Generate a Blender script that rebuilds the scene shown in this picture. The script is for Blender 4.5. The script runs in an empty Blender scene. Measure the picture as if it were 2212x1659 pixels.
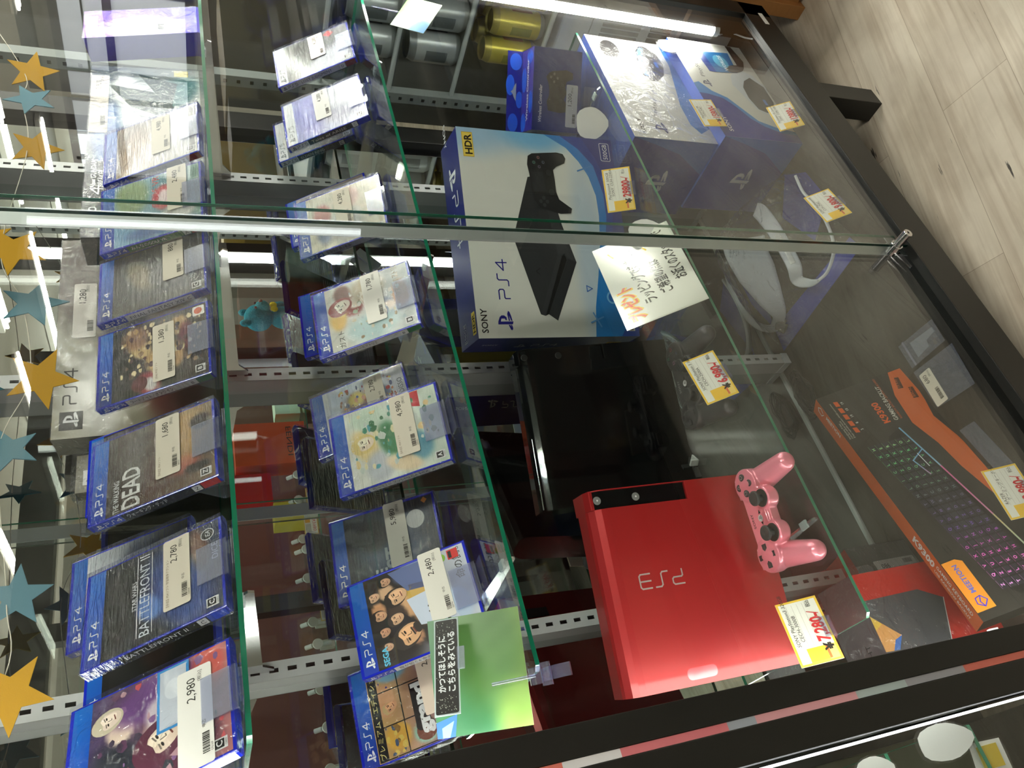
import bpy, math, random
from mathutils import Matrix, Vector
S = bpy.context.scene
COL = S.collection
R = math.radians
rnd = random.Random(7)

# ---------------------------------------------------------------- camera, world, exposure
cd = bpy.data.cameras.new('camera')
cam = bpy.data.objects.new('camera', cd); COL.objects.link(cam)
cd.sensor_fit = 'HORIZONTAL'; cd.sensor_width = 36.0; cd.lens = 36*1696.745/2212
cd.clip_start = 0.02; cd.clip_end = 60
RX = (0.812912106450427, -0.5812498567408972, -0.03636634742294724)
RY = (-0.2474672433971959, -0.28822201983457885, -0.9250340700362429)
RZ = (0.5271943385807487, 0.7609708741607635, -0.37813946904184026)
# the phone was held so that the picture lies on its side: picture right = down, picture up = right
cam.matrix_world = Matrix(((RY[0], RX[0], -RZ[0], 0), (RY[1], RX[1], -RZ[1], 0), (RY[2], RX[2], -RZ[2], 1.484), (0, 0, 0, 1)))
S.camera = cam
W = bpy.data.worlds.new('world'); S.world = W; W.use_nodes = True
W.node_tree.nodes['Background'].inputs[0].default_value = (0.85, 0.83, 0.78, 1)
W.node_tree.nodes['Background'].inputs[1].default_value = 0.12
S.view_settings.view_transform = 'Standard'; S.view_settings.look = 'None'
S.view_settings.gamma = 1; S.view_settings.use_curve_mapping = False
S.view_settings.exposure = 0.92
LED_CASE = 21.0; LED_LEFT = 10.0; LED_CEIL = 82.0; LED_FAR = 5.0; LED_NEXT = 3.0
cy = S.cycles
cy.max_bounces = 10; cy.transparent_max_bounces = 40; cy.glossy_bounces = 6; cy.transmission_bounces = 6; cy.diffuse_bounces = 3
cy.use_denoising = True; cy.caustics_reflective = False; cy.caustics_refractive = False
cy.sample_clamp_indirect = 4

# ---------------------------------------------------------------- materials
def lin(c):
    return tuple((x/255/12.92 if x/255 <= .04045 else ((x/255+.055)/1.055)**2.4) for x in c[:3])
def _bump(nt, bs, scale, strength, kind='NOISE', stretch=(1, 1, 1), dist=.002, detail=4):
    tc = nt.nodes.new('ShaderNodeTexCoord'); mp = nt.nodes.new('ShaderNodeMapping'); mp.inputs['Scale'].default_value = stretch
    tx = nt.nodes.new('ShaderNodeTexNoise'); tx.inputs['Scale'].default_value = scale; tx.inputs['Detail'].default_value = detail
    tx.inputs['Distortion'].default_value = 1.2 if kind == 'CRINKLE' else 0
    bp = nt.nodes.new('ShaderNodeBump'); bp.inputs['Strength'].default_value = strength; bp.inputs['Distance'].default_value = dist
    nt.links.new(tc.outputs['Object'], mp.inputs[0]); nt.links.new(mp.outputs[0], tx.inputs[0])
    nt.links.new(tx.outputs[0], bp.inputs['Height'])
    for b in bs: nt.links.new(bp.outputs[0], b)
def mat(name, col, rough=.5, metal=0, spec=.5, coat=0, attr=False, bump=None, emit=0, trans=0, alpha=1):
    m = bpy.data.materials.new(name); m.use_nodes = True; nt = m.node_tree; b = nt.nodes['Principled BSDF']
    b.inputs['Base Color'].default_value = (*lin(col), 1); b.inputs['Roughness'].default_value = rough
    b.inputs['Metallic'].default_value = metal; b.inputs['Specular IOR Level'].default_value = spec
    b.inputs['Coat Weight'].default_value = coat; b.inputs['Coat Roughness'].default_value = .08
    b.inputs['Transmission Weight'].default_value = trans; b.inputs['Alpha'].default_value = alpha
    if attr:
        a = nt.nodes.new('ShaderNodeVertexColor'); a.layer_name = 'Col'; nt.links.new(a.outputs[0], b.inputs['Base Color'])
    if emit:
        b.inputs['Emission Color'].default_value = (*lin(col), 1); b.inputs['Emission Strength'].default_value = emit
    if bump: _bump(nt, [b.inputs['Normal']], **bump)
    return m
def clear(name, tint=(255, 255, 255), f0=.04, rough=.0, haze=0, hazecol=(255, 255, 255), bump=None, maxr=1.0):
    """thin clear sheet: straight-through light plus a Fresnel reflection (and an optional milky part)"""
    m = bpy.data.materials.new(name); m.use_nodes = True; nt = m.node_tree; nt.nodes.clear()
    out = nt.nodes.new('ShaderNodeOutputMaterial'); tr = nt.nodes.new('ShaderNodeBsdfTransparent'); gl = nt.nodes.new('ShaderNodeBsdfGlossy')
    tr.inputs[0].default_value = (*lin(tint), 1); gl.inputs['Roughness'].default_value = rough
    fr = nt.nodes.new('ShaderNodeLayerWeight'); fr.inputs[0].default_value = .5
    pw = nt.nodes.new('ShaderNodeMath'); pw.operation = 'POWER'; pw.inputs[1].default_value = 4.0
    mr = nt.nodes.new('ShaderNodeMapRange'); mr.inputs['To Min'].default_value = f0; mr.inputs['To Max'].default_value = maxr
    nt.links.new(fr.outputs['Facing'], pw.inputs[0]); nt.links.new(pw.outputs[0], mr.inputs[0])
    mx = nt.nodes.new('ShaderNodeMixShader'); nt.links.new(mr.outputs[0], mx.inputs[0])
    base = tr.outputs[0]
    if haze:
        df = nt.nodes.new('ShaderNodeBsdfDiffuse'); df.inputs[0].default_value = (*lin(hazecol), 1)
        m2 = nt.nodes.new('ShaderNodeMixShader'); m2.inputs[0].default_value = haze
        nt.links.new(tr.outputs[0], m2.inputs[1]); nt.links.new(df.outputs[0], m2.inputs[2]); base = m2.outputs[0]
    nt.links.new(base, mx.inputs[1]); nt.links.new(gl.outputs[0], mx.inputs[2]); nt.links.new(mx.outputs[0], out.inputs[0])
    if bump: _bump(nt, [gl.inputs['Normal'], fr.inputs['Normal']], **bump)
    return m
PRINT = mat('glossy_print', (255, 255, 255), .32, attr=True, coat=.3)
PAPER = mat('matte_paper', (255, 255, 255), .7, attr=True, spec=.3)
CARTON = mat('carton_print', (255, 255, 255), .38, attr=True, coat=.15)
PLAIN = mat('painted', (255, 255, 255), .45, attr=True)
BLUEP = mat('blue_case_plastic', (18, 38, 190), .16, spec=.6, coat=.4)
FRAME = mat('black_frame', (20, 20, 18), .42, spec=.4)
DARK = mat('matte_black', (14, 14, 14), .6)
GLOSSB = mat('gloss_black', (9, 10, 11), .05, spec=.55, coat=.6)
REDM = mat('pearl_red', (172, 34, 36), .34, metal=.35, coat=.35, bump=dict(scale=1800, strength=.06, dist=.0004))
PINK = mat('pearl_pink', (238, 140, 158), .28, metal=.25, coat=.5)
BLKC = mat('controller_black', (44, 45, 48), .38, spec=.5)
RUBBER = mat('rubber_black', (38, 40, 42), .6)
CHROME = mat('chrome', (225, 225, 228), .08, metal=1)
STEEL = mat('white_steel', (205, 207, 208), .35, spec=.5)
ALU = mat('dull_aluminium', (176, 180, 180), .35, metal=.3)
WHITEP = mat('white_plastic', (214, 220, 226), .4)
MIRROR = mat('mirror', (225, 230, 228), .0, metal=1)
CANM = mat('can_metal', (190, 198, 200), .3, metal=.45, attr=True)
FELT = mat('felt_star', (255, 255, 255), .95, attr=True, spec=.1, bump=dict(scale=900, strength=.3, dist=.0006))
PLUSH = mat('plush', (40, 150, 170), 1, attr=True, spec=.05, bump=dict(scale=160, strength=1, dist=.01))
GLASS = clear('glass_pane', (252, 254, 253), .05, maxr=.9)
SHELFG = clear('shelf_glass', (244, 250, 248), .05, maxr=.95)
EDGE = mat('glass_edge', (20, 118, 88), .15, spec=.8, emit=0, coat=.5)
EDGED = mat('glass_edge_dark', (8, 62, 52), .15, spec=.8, coat=.5)
ACRYL = clear('acrylic', (243, 245, 252), .07, rough=.03, haze=.05, hazecol=(225, 228, 250))
ACRYLF = clear('acrylic_frosted', (235, 238, 250), .08, rough=.15, haze=.22, hazecol=(225, 228, 245))
WRAP = clear('shrink_wrap', (250, 250, 252), .13, rough=.05, bump=dict(scale=90, strength=1.0, kind='CRINKLE', stretch=(.35, .7, 2.6), dist=.005, detail=4), maxr=.8)
WRAPS = clear('smooth_wrap', (250, 250, 252), .055, rough=.07, bump=dict(scale=26, strength=1, kind='CRINKLE', dist=.012), maxr=.6)
BAG = clear('bag_film', (252, 252, 254), .07, rough=.05, haze=.012, bump=dict(scale=22, strength=1, kind='CRINKLE', dist=.02), maxr=.8)
LEDM = mat('led_case', (255, 252, 242), emit=LED_CASE)
LEDN = mat('led_next', (250, 252, 255), emit=LED_NEXT)
LEDL = mat('led_left', (255, 252, 242), emit=LED_LEFT)
TUBEM = mat('tube_ceiling', (255, 251, 238), emit=LED_CEIL)
FARM = mat('tube_far', (250, 252, 255), emit=LED_FAR)
DAY = mat('day_window', (235, 242, 250), emit=.85)

# ---------------------------------------------------------------- mesh builder
_tx = {}
def glyphs(s, bold=0, shear=0):
    k = (s, bold, shear)
    if k not in _tx:
        c = bpy.data.curves.new('t', 'FONT'); c.body = s; c.size = 1; c.resolution_u = 2; c.offset = bold; c.shear = shear
        o = bpy.data.objects.new('t', c); COL.objects.link(o)
        bpy.context.view_layer.update()
        me = bpy.data.meshes.new_from_object(o.evaluated_get(bpy.context.evaluated_depsgraph_get()))
        _tx[k] = ([(v.co.x, v.co.y) for v in me.vertices], [tuple(p.vertices) for p in me.polygons])
        bpy.data.meshes.remove(me); bpy.data.objects.remove(o); bpy.data.curves.remove(c)
    return _tx[k]
class F:
    """a flat frame on a face: a runs right, b runs up, n points out"""
    def __init__(s, O, A, B): s.O = Vector(O); s.A = Vector(A).normalized(); s.B = Vector(B).normalized(); s.N = s.A.cross(s.B)
    def __call__(s, a, b, l=0): return s.O+s.A*a+s.B*b+s.N*(l*.00016)
    def sub(s, a, b, rot=0, l=0):
        r = R(rot); return F(s(a, b, l), s.A*math.cos(r)+s.B*math.sin(r), s.B*math.cos(r)-s.A*math.sin(r))
def front(w): return F((-w/2, 0, 0), (1, 0, 0), (0, 0, 1))
def face(m, f, a, b, r, rot, skin, hair, l=2.2, beard=False, hs=1.0):
    g = f.sub(a, b, rot); dk = tuple(int(c*.55) for c in skin); lt = tuple(min(255, int(c*1.12)) for c in skin)
    m.el(g, 0, r*.16, r*.86*hs, r*1.08*hs, hair, l); m.el(g, 0, 0, r*.70, r*.98, skin, l+.3); m.el(g, r*.2, r*.05, r*.38, r*.7, lt, l+.4)
    m.pl(g, [(-r*.72, r*.42), (-r*.4, r*.62), (0, r*.56), (r*.4, r*.66), (r*.74, r*.4), (r*.7, r*.9), (0, r*1.18), (-r*.7, r*.9)], hair, l+.6)
    for s_ in (-1, 1):
        m.el(g, s_*r*.3, r*.16, r*.15, r*.065, (34, 26, 24), l+.8); m.st(g, [(s_*r*.14, r*.3), (s_*r*.46, r*.34)], r*.08, dk, l+.8)
    m.st(g, [(0, r*.12), (-r*.07, -r*.18), (r*.06, -r*.2)], r*.06, dk, l+.8); m.st(g, [(-r*.22, -r*.46), (r*.22, -r*.46)], r*.09, (120, 60, 52), l+.8)
    if beard: m.el(g, 0, -r*.72, r*.42, r*.26, hair, l+.7); m.st(g, [(-r*.28, -r*.34), (r*.28, -r*.34)], r*.12, hair, l+.7)
def scatter(m, f, a0, b0, a1, b1, n, pal, smin, smax, seed=1, l=2.0, k=6):
    r = random.Random(seed)
    for i in range(n):
        a, b, c = r.uniform(a0, a1), r.uniform(b0, b1), pal[r.randrange(len(pal))]; e = r.uniform(smin, smax); ph = r.uniform(0, 6); q = r.uniform(.35, 1)
        p = [(min(a1, max(a0, a+e*r.uniform(.6, 1)*math.cos(ph+6.283*t/k))), min(b1, max(b0, b+e*q*r.uniform(.6, 1)*math.sin(ph+6.283*t/k)))) for t in range(k)]
        m.pl(f, p, c, l+.1*(i % 5))
class MB:
    def __init__(s): s.v = []; s.f = []; s.c = []; s.m = []; s.s = []; s.M = Matrix.Identity(4)
    def add(s, vs, fs, col=(200, 200, 200), m=0, sm=False, vcol=None):
        o = len(s.v); s.v += [tuple(s.M @ Vector(v)) for v in vs]; L = lin(col)
        for f in fs:
            s.f.append(tuple(i+o for i in f)); s.c.append([vcol[i] for i in f] if vcol else [L]*len(f)); s.m.append(m); s.s.append(sm)
        return s
    def box(s, x0, x1, y0, y1, z0, z1, col=(200, 200, 200), m=0):
        v = [(x, y, z) for z in (z0, z1) for y in (y0, y1) for x in (x0, x1)]
        return s.add(v, [(0, 2, 3, 1), (4, 5, 7, 6), (0, 1, 5, 4), (2, 6, 7, 3), (0, 4, 6, 2), (1, 3, 7, 5)], col, m)
    def prism(s, pts, axis, t0, t1, col=(200, 200, 200), m=0, sm=False, caps=True):
        """outline of 2-D points pushed along an axis: 'x' pts=(y,z), 'y' pts=(x,z), 'z' pts=(x,y)"""
        def P(p, t): return {'x': (t, p[0], p[1]), 'y': (p[0], t, p[1]), 'z': (p[0], p[1], t)}[axis]
        n = len(pts); v = [P(p, t0) for p in pts]+[P(p, t1) for p in pts]
        s.add(v, [(i, (i+1) % n, n+(i+1) % n, n+i) for i in range(n)], col, m, sm)
        if caps: s.add(v, [tuple(range(n))[::-1], tuple(range(n, 2*n))], col, m)
        return s
    def sweep(s, pts, r, n=8, col=(200, 200, 200), m=0, flat=None):
        """round tube through points (r number or list); flat=(w,t,up) makes a ribbon"""
        pts = [Vector(p) for p in pts]; v = []
        up = Vector(flat[2]) if flat else None
        for i, p in enumerate(pts):
            t = (pts[min(i+1, len(pts)-1)]-pts[max(i-1, 0)]).normalized()
            ref = up if flat else (Vector((0, 0, 1)) if abs(t.z) < .9 else Vector((1, 0, 0)))
            a = t.cross(ref).normalized(); b = a.cross(t).normalized()
            rr = r[i] if isinstance(r, (list, tuple)) else r
            for k in range(n):
                q = 2*math.pi*(k+.5)/n; ca, sa = math.cos(q), math.sin(q)
                if flat: v.append(p+a*(flat[0][i]/2*max(-1, min(1, ca*1.35)))+b*(flat[1]/2*max(-1, min(1, sa*1.35))))
                else: v.append(p+a*rr*ca+b*rr*sa)
        L = len(pts)
        s.add(v, [(i*n+k, i*n+(k+1) % n, (i+1)*n+(k+1) % n, (i+1)*n+k) for i in range(L-1) for k in range(n)], col, m, True)
        return s.add(v, [tuple(range(n))[::-1], tuple(range((L-1)*n, L*n))], col, m)
    def lathe(s, prof, n=24, col=(200, 200, 200), m=0, at=(0, 0, 0), Mx=None, cols=None):
        v = []; Mx = Mx or Matrix.Translation(at)
        for r, z in prof:
            for k in range(n): a = 2*math.pi*k/n; v.append(Mx @ Vector((r*math.cos(a), r*math.sin(a), z)))
        for i in range(len(prof)-1):
            s.add(v, [(i*n+k, i*n+(k+1) % n, (i+1)*n+(k+1) % n, (i+1)*n+k) for k in range(n)], cols[i] if cols else col, m, True)
        L = len(prof)
        return s.add(v, [tuple(range(n))[::-1], tuple(range((L-1)*n, L*n))], col, m)
    # flat printing on a frame
    def q(s, f, a0, b0, a1, b1, col, l=1, m=0): return s.add([f(a0, b0, l), f(a1, b0, l), f(a1, b1, l), f(a0, b1, l)], [(0, 1, 2, 3)], col, m)
    def pl(s, f, pts, col, l=1, m=0): return s.add([f(a, b, l) for a, b in pts], [tuple(range(len(pts)))], col, m)
    def rr(s, f, a0, b0, a1, b1, r, col, l=1, m=0, n=4):
        p = []
        for cx, cy, st in ((a1-r, b0+r, -90), (a1-r, b1-r, 0), (a0+r, b1-r, 90), (a0+r, b0+r, 180)):
            p += [(cx+r*math.cos(R(st+90*k/n)), cy+r*math.sin(R(st+90*k/n))) for k in range(n+1)]
        return s.pl(f, p, col, l, m)
    def el(s, f, a, b, ra, rb, col, l=1, m=0, n=20, rot=0):
        c, d = math.cos(R(rot)), math.sin(R(rot)); P = []
        for k in range(n):
            x, y = ra*math.cos(2*math.pi*k/n), rb*math.sin(2*math.pi*k/n); P.append((a+x*c-y*d, b+x*d+y*c))
        return s.pl(f, P, col, l, m)
    def st(s, f, pts, w, col, l=2, m=0):
        for (x0, y0), (x1, y1) in zip(pts, pts[1:]):
            d = Vector((x1-x0, y1-y0)); L = d.length or 1e-9; d /= L; n = Vector((-d.y, d.x))*w/2; e = d*w*.35
            s.pl(f, [(x0-e.x-n.x, y0-e.y-n.y), (x1+e.x-n.x, y1+e.y-n.y), (x1+e.x+n.x, y1+e.y+n.y), (x0-e.x+n.x, y0-e.y+n.y)], col, l, m)
        return s
    def tx(s, f, t, a, b, h, col, l=2, m=0, w=None, bold=0, shear=0, al='L', rot=0):
        v, fs = glyphs(t, bold, shear)
        if not v: return s
        x0 = min(p[0] for p in v); x1 = max(p[0] for p in v); k = h/.72; kx = k
        if w: kx = w/(x1-x0)
        W_ = (x1-x0)*kx; off = {'L': 0, 'C': -W_/2, 'R': -W_}[al]
        g = f.sub(a, b, rot)
        return s.add([g((p[0]-x0)*kx+off, p[1]*k, l) for p in v], fs, col, m)
    def art(s, f, a0, b0, a1, b1, top, bot, blobs=(), noise=10, seed=1, nx=30, ny=36, l=1, m=0):
        """soft painted picture: base wash plus soft elliptical colour patches (cx,cy,rx,ry,rot,colour,softness)"""
        r = random.Random(seed); ph = [(r.uniform(4, 22), r.uniform(4, 22), r.uniform(0, 6), r.uniform(.4, 1)) for _ in range(6)]
        V = []; C = []
        for j in range(ny+1):
            for i in range(nx+1):
                x, y = i/nx, j/ny
                c = [bot[k]*(1-y)+top[k]*y for k in range(3)]
                nz = sum(math.sin(p*x+q*y*1.1+o+2.2*math.sin(q*x*.7+o))*g for p, q, o, g in ph)/3
                c = [k+nz*noise for k in c]
                for cx, cyy, rx, ry, ro, bc, so in blobs:
                    dx, dy = x-cx, y-cyy; cc, ss = math.cos(R(ro)), math.sin(R(ro))
                    d = math.hypot((dx*cc+dy*ss)/rx, (-dx*ss+dy*cc)/ry)
                    k = min(1, max(0, (1-d)/so+.5)); k = k*k*(3-2*k)
                    c = [c[t]*(1-k)+(bc[t]+nz*noise*.5)*k for t in range(3)]
                C.append(lin([min(255, max(0, t)) for t in c])); V.append(f(a0+(a1-a0)*x, b0+(b1-b0)*y, l))
        N = nx+1
        return s.add(V, [(j*N+i, j*N+i+1, (j+1)*N+i+1, (j+1)*N+i) for j in range(ny) for i in range(nx)], (0, 0, 0), m, True, C)
    def build(s, name, mats, parent=None, bevel=0, **tags):
        me = bpy.data.meshes.new(name); me.from_pydata(s.v, [], s.f)
        for t in (mats if isinstance(mats, (list, tuple)) else [mats]): me.materials.append(t)
        ca = me.color_attributes.new('Col', 'FLOAT_COLOR', 'CORNER'); flat = []
        for c in s.c:
            for q in c: flat += [q[0], q[1], q[2], 1.0]
        ca.data.foreach_set('color', flat)
        me.polygons.foreach_set('material_index', s.m); me.polygons.foreach_set('use_smooth', s.s)
        me.update()
        o = bpy.data.objects.new(name, me); COL.objects.link(o)
        if bevel:
            b = o.modifiers.new('bevel', 'BEVEL'); b.width = bevel; b.segments = 2; b.limit_method = 'ANGLE'; b.angle_limit = R(40)
        if parent: o.parent = parent
        for k, t in tags.items(): o[k] = t
        return o
def thing(name, label, cat, loc=(0, 0, 0), yaw=0, lean=0, roll=0, group=None):
    o = bpy.data.objects.new(name, None); COL.objects.link(o); o.empty_display_size = .03
    o.rotation_mode = 'YXZ'; o.location = loc; o.rotation_euler = (R(-lean), R(-roll), R(yaw))
    o['label'] = label; o['category'] = cat
    if group: o['group'] = group
    return o
def tag(o, label, cat, group=None):
    o['label'] = label; o['category'] = cat
    if group: o['group'] = group
    return o
def struct(o): o['kind'] = 'structure'; return o
def dup(root, loc=None, rot=None, label=None, group=None):
    r = root.copy(); COL.objects.link(r)
    if loc: r.location = loc
    if rot: r.rotation_euler = rot
    if label: r['label'] = label
    if group: r['group'] = group
    for ch in list(root.children):
        c = ch.copy(); COL.objects.link(c); c.parent = r
        for g in ch.children:
            d = g.copy(); COL.objects.link(d); d.parent = c
    return r

# lettering of the console family
def wordmark(mb, f, s_, a, b, h, w, col, l=2):
    x = a
    P = {'P': ([[(0, 0), (0, .42), (.1, .5), (.72, .5), (.84, .6), (.84, .88), (.72, 1), (-.05, 1)]], .84),
         'S': ([[(0, 0), (.42, 0), (.54, .12), (.54, .88), (.66, 1), (1.1, 1)]], 1.1),
         '4': ([[(.72, 0), (.72, 1), (0, .36), (1, .36)]], 1.0),
         '5': ([[(.9, 1), (.1, 1), (.1, .56), (.78, .56), (.9, .44), (.9, .12), (.78, 0), (0, 0)]], .9),
         '3': ([[(0, 1), (.74, 1), (.86, .88), (.86, .12), (.74, 0), (0, 0)], [(0, .5), (.86, .5)]], .86)}
    for ch in s_:
        for path in P[ch][0]: mb.st(f, [(x+p*h, b+q*h) for p, q in path], w, col, l)
        x += P[ch][1]*h+h*.32
    return x
def pslogo(mb, f, a, b, h, col, l=2):
    def T(ps): return [(a+p*h, b+q*h) for p, q in ps]
    mb.pl(f, T([(.36, .06), (.54, 0), (.54, .82), (.72, .76), (.72, .54), (.62, .5), (.62, .42), (.8, .42), (.92, .56), (.92, .74), (.82, .86), (.54, .98), (.36, 1.0)]), col, l)
    mb.pl(f, T([(.33, .34), (.02, .22), (0, .12), (.12, .07), (.33, .12), (.33, .2), (.2, .17), (.33, .24)]), col, l)
    mb.pl(f, T([(.58, .06), (.9, .12), (1.14, .2), (1.2, .28), (1.0, .36), (.58, .3), (.58, .22), (.9, .26), (.58, .14)]), col, l)
def barcode(mb, f, a, b, w, h, seed=1, l=3):
    r = random.Random(seed); x = 0
    while x < w: t = r.choice((.0006, .001, .0014)); mb.q(f, a+x, b, a+min(w, x+t), b+h, (40, 38, 36), l); x += t+r.choice((.0005, .0009))
# shelf heights
S1, S2, S3, FL = 1.4475, 1.141, .660, .201
YF, YB = .745, 1.205      # front of frame, mirror plane

# ---------------------------------------------------------------- the room
def floor_mat(name, tone, dark):
    m = bpy.data.materials.new(name); m.use_nodes = True; nt = m.node_tree; b = nt.nodes['Principled BSDF']; N = nt.nodes.new; L = nt.links.new
    tc = N('ShaderNodeTexCoord'); mp = N('ShaderNodeMapping'); mp.inputs['Rotation'].default_value = (0, 0, R(14)); L(tc.outputs['Object'], mp.inputs[0])
    br = N('ShaderNodeTexBrick'); br.offset = .37; br.inputs['Scale'].default_value = 1; br.inputs['Brick Width'].default_value = .92; br.inputs['Row Height'].default_value = .152
    br.inputs['Mortar Size'].default_value = .0008; br.inputs['Mortar Smooth'].default_value = .3; br.inputs['Bias'].default_value = -.1
    br.inputs['Color1'].default_value = (1, 1, 1, 1); br.inputs['Color2'].default_value = (.76, .73, .7, 1); br.inputs['Mortar'].default_value = (.5, .45, .4, 1)
    L(mp.outputs[0], br.inputs[0])
    m2 = N('ShaderNodeMapping'); m2.inputs['Scale'].default_value = (1.5, 26, 1); L(mp.outputs[0], m2.inputs[0])
    n1 = N('ShaderNodeTexNoise'); n1.inputs['Scale'].default_value = 2.2; n1.inputs['Detail'].default_value = 9; n1.inputs['Distortion'].default_value = .9; L(m2.outputs[0], n1.inputs[0])
    n2 = N('ShaderNodeTexNoise'); n2.inputs['Scale'].default_value = 5; n2.inputs['Detail'].default_value = 8; L(mp.outputs[0], n2.inputs[0])
    r1 = N('ShaderNodeValToRGB'); r1.color_ramp.elements[0].position = .3; r1.color_ramp.elements[1].position = .58
    r1.color_ramp.elements[0].color = (*lin(dark), 1); r1.color_ramp.elements[1].color = (*lin(tone), 1); L(n1.outputs[0], r1.inputs[0])
    r2 = N('ShaderNodeValToRGB'); r2.color_ramp.elements[0].position = .3; r2.color_ramp.elements[1].position = .62
    r2.color_ramp.elements[0].color = (.55, .52, .48, 1); r2.color_ramp.elements[1].color = (1, 1, 1, 1); L(n2.outputs[0], r2.inputs[0])
    a = N('ShaderNodeMixRGB'); a.blend_type = 'MULTIPLY'; a.inputs[0].default_value = .8; L(r1.outputs[0], a.inputs[1]); L(r2.outputs[0], a.inputs[2])
    c = N('ShaderNodeMixRGB'); c.blend_type = 'MULTIPLY'; c.inputs[0].default_value = .8; L(a.outputs[0], c.inputs[1]); L(br.outputs[0], c.inputs[2])
    # chipped seams: dark flecks that follow the long grain
    m3 = N('ShaderNodeMapping'); m3.inputs['Scale'].default_value = (7, 60, 1); L(mp.outputs[0], m3.inputs[0])
    n3 = N('ShaderNodeTexNoise'); n3.inputs['Scale'].default_value = 1.3; n3.inputs['Detail'].default_value = 4; L(m3.outputs[0], n3.inputs[0])
    r3 = N('ShaderNodeValToRGB'); r3.color_ramp.elements[0].position = .70; r3.color_ramp.elements[1].position = .735
    r3.color_ramp.elements[0].color = (0, 0, 0, 1); r3.color_ramp.elements[1].color = (1, 1, 1, 1); L(n3.outputs[0], r3.inputs[0])
    e = N('ShaderNodeMixRGB'); L(r3.outputs[0], e.inputs[0]); L(c.outputs[0], e.inputs[1]); e.inputs[2].default_value = (*lin([k*.35 for k in dark]), 1)
    L(e.outputs[0], b.inputs['Base Color']); b.inputs['Roughness'].default_value = .45
    bp = N('ShaderNodeBump'); bp.inputs['Strength'].default_value = .12; bp.inputs['Distance'].default_value = .002; L(n1.outputs[0], bp.inputs['Height']); L(bp.outputs[0], b.inputs['Normal'])
    return m
VINYL = floor_mat('vinyl_plank', (232, 224, 206), (208, 196, 176))
BOARD = floor_mat('dark_board', (60, 57, 51), (36, 34, 31))
WALLM = mat('wall_paint', (150, 147, 140), .8)
CEILM = mat('ceiling_board', (140, 140, 137), .85, bump=dict(scale=60, strength=.2))
REDW = mat('red_panel', (150, 26, 30), .5)
WOOD = mat('crate_wood', (168, 118, 66), .6, bump=dict(scale=9, strength=.3, stretch=(1, 1, 9), dist=.003))
struct(MB().box(-3, 11, -7, 4, -.05, 0).build('floor', VINYL))
struct(MB().box(-3, 11, -7, 4, 2.95, 3.0).build('ceiling', CEILM))
struct(MB().box(-3, 11, 4, 4.1, 0, 2.95).build('wall_back', WALLM))
struct(MB().box(-3, 11, -7.1, -7, 0, 2.95).build('wall_front', WALLM))
struct(MB().box(-3.1, -3, -7, 4, 0, 2.95).build('wall_left', WALLM))
wr = MB()
wr.box(9.2, 9.3, -7, -6.7, 0, 2.95).box(9.2, 9.3, -3.8, 4, 0, 2.95).box(9.2, 9.3, -6.7, -3.8, 0, 1.3).box(9.2, 9.3, -6.7, -3.8, 2.75, 2.95)
struct(wr.build('wall_right', WALLM))
win = struct(MB().box(9.22, 9.24, -6.7, -3.8, 1.3, 2.75).build('window_1', DAY))
fr = MB()
for y in (-6.7, -5.3, -3.85): fr.box(9.17, 9.22, y, y+.05, 1.3, 2.75, (60, 58, 60))
for z in (1.3, 2.16, 2.70): fr.box(9.17, 9.22, -6.7, -3.8, z, z+.09, (60, 52, 54))
fr.box(9.18, 9.21, -4.9, -4.87, 1.3, 2.7, (60, 58, 60)).box(9.18, 9.21, -4.9, -3.85, 2.45, 2.47, (60, 58, 60))
fr.build('window_frame', PLAIN, win)
# ceiling tube fixtures seen back in the mirror and the front glass
base = thing('ceiling_light', 'bare twin tube ceiling light of the shop, seen mirrored above the top shelf', 'ceiling light', (3.2, -2.9, 2.93), group='tube lights on the shop ceiling')
MB().box(-.06, .06, -.64, .64, -.03, .015, (225, 225, 222)).build('housing', PLAIN, base)
for sx in (-.035, .035): MB().sweep([(sx, -.6, -.05), (sx, .6, -.05)], .014, 10).build('tube', TUBEM, base)
for x in (.6, 3.2, 4.9, 6.4, 8.1):
    for y in (-5.4, -2.9, -.6):
        if (x, y) != (3.2, -2.9): dup(base, (x, y, 2.93))

# ---------------------------------------------------------------- the display case
XL, XR = .118, 1.555
XM = .80
case = thing('display_case', 'tall black framed glass display case full of console games', 'display case', (.84, .97, 0))
def cs(mb, name, mats, bevel=0, parent=case):
    o = mb.build(name, mats, parent, bevel); o.matrix_parent_inverse = Matrix.Translation((-.84, -.97, 0)); return o
def sub_of(mb, name, mats, par, bevel=0): return mb.build(name, mats, par, bevel)
ZT = 2.08
cs(MB().box(.088, XL, YF, .800, .164, ZT).box(.088, XL, 1.20, 1.245, .164, ZT), 'corner_post', FRAME, .001)
cs(MB().box(XR, 1.607, YF, .795, .164, ZT, (34, 34, 31)).box(1.567, 1.600, .795, .815, .2, ZT), 'corner_post', FRAME, .001)
cs(MB().box(XR-.005, 1.607, 1.185, 1.245, .164, ZT), 'corner_post', FRAME, .001)
bt = MB().box(.088, 1.607, YF, .764, .164, .238).box(.088, 1.607, .778, .800, .164, .2).box(.088, 1.607, .764, .778, .164, .19)
bt.box(.088, 1.607, YF, .7475, .238, .2405).box(.088, 1.607, .7685, .7705, .19, .199, (60, 62, 60)).box(.088, 1.607, 1.2, 1.245, .164, .2).box(XR, 1.607, .8, 1.2, .164, .2).box(.088, XL, .8, 1.2, .164, .2)
cs(bt, 'bottom_rail', FRAME, .0006)
cs(MB().box(1.522, 1.567, YF-.0006, YF, .185, .197, (200, 200, 196)), 'frame_sticker', PAPER)
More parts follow.
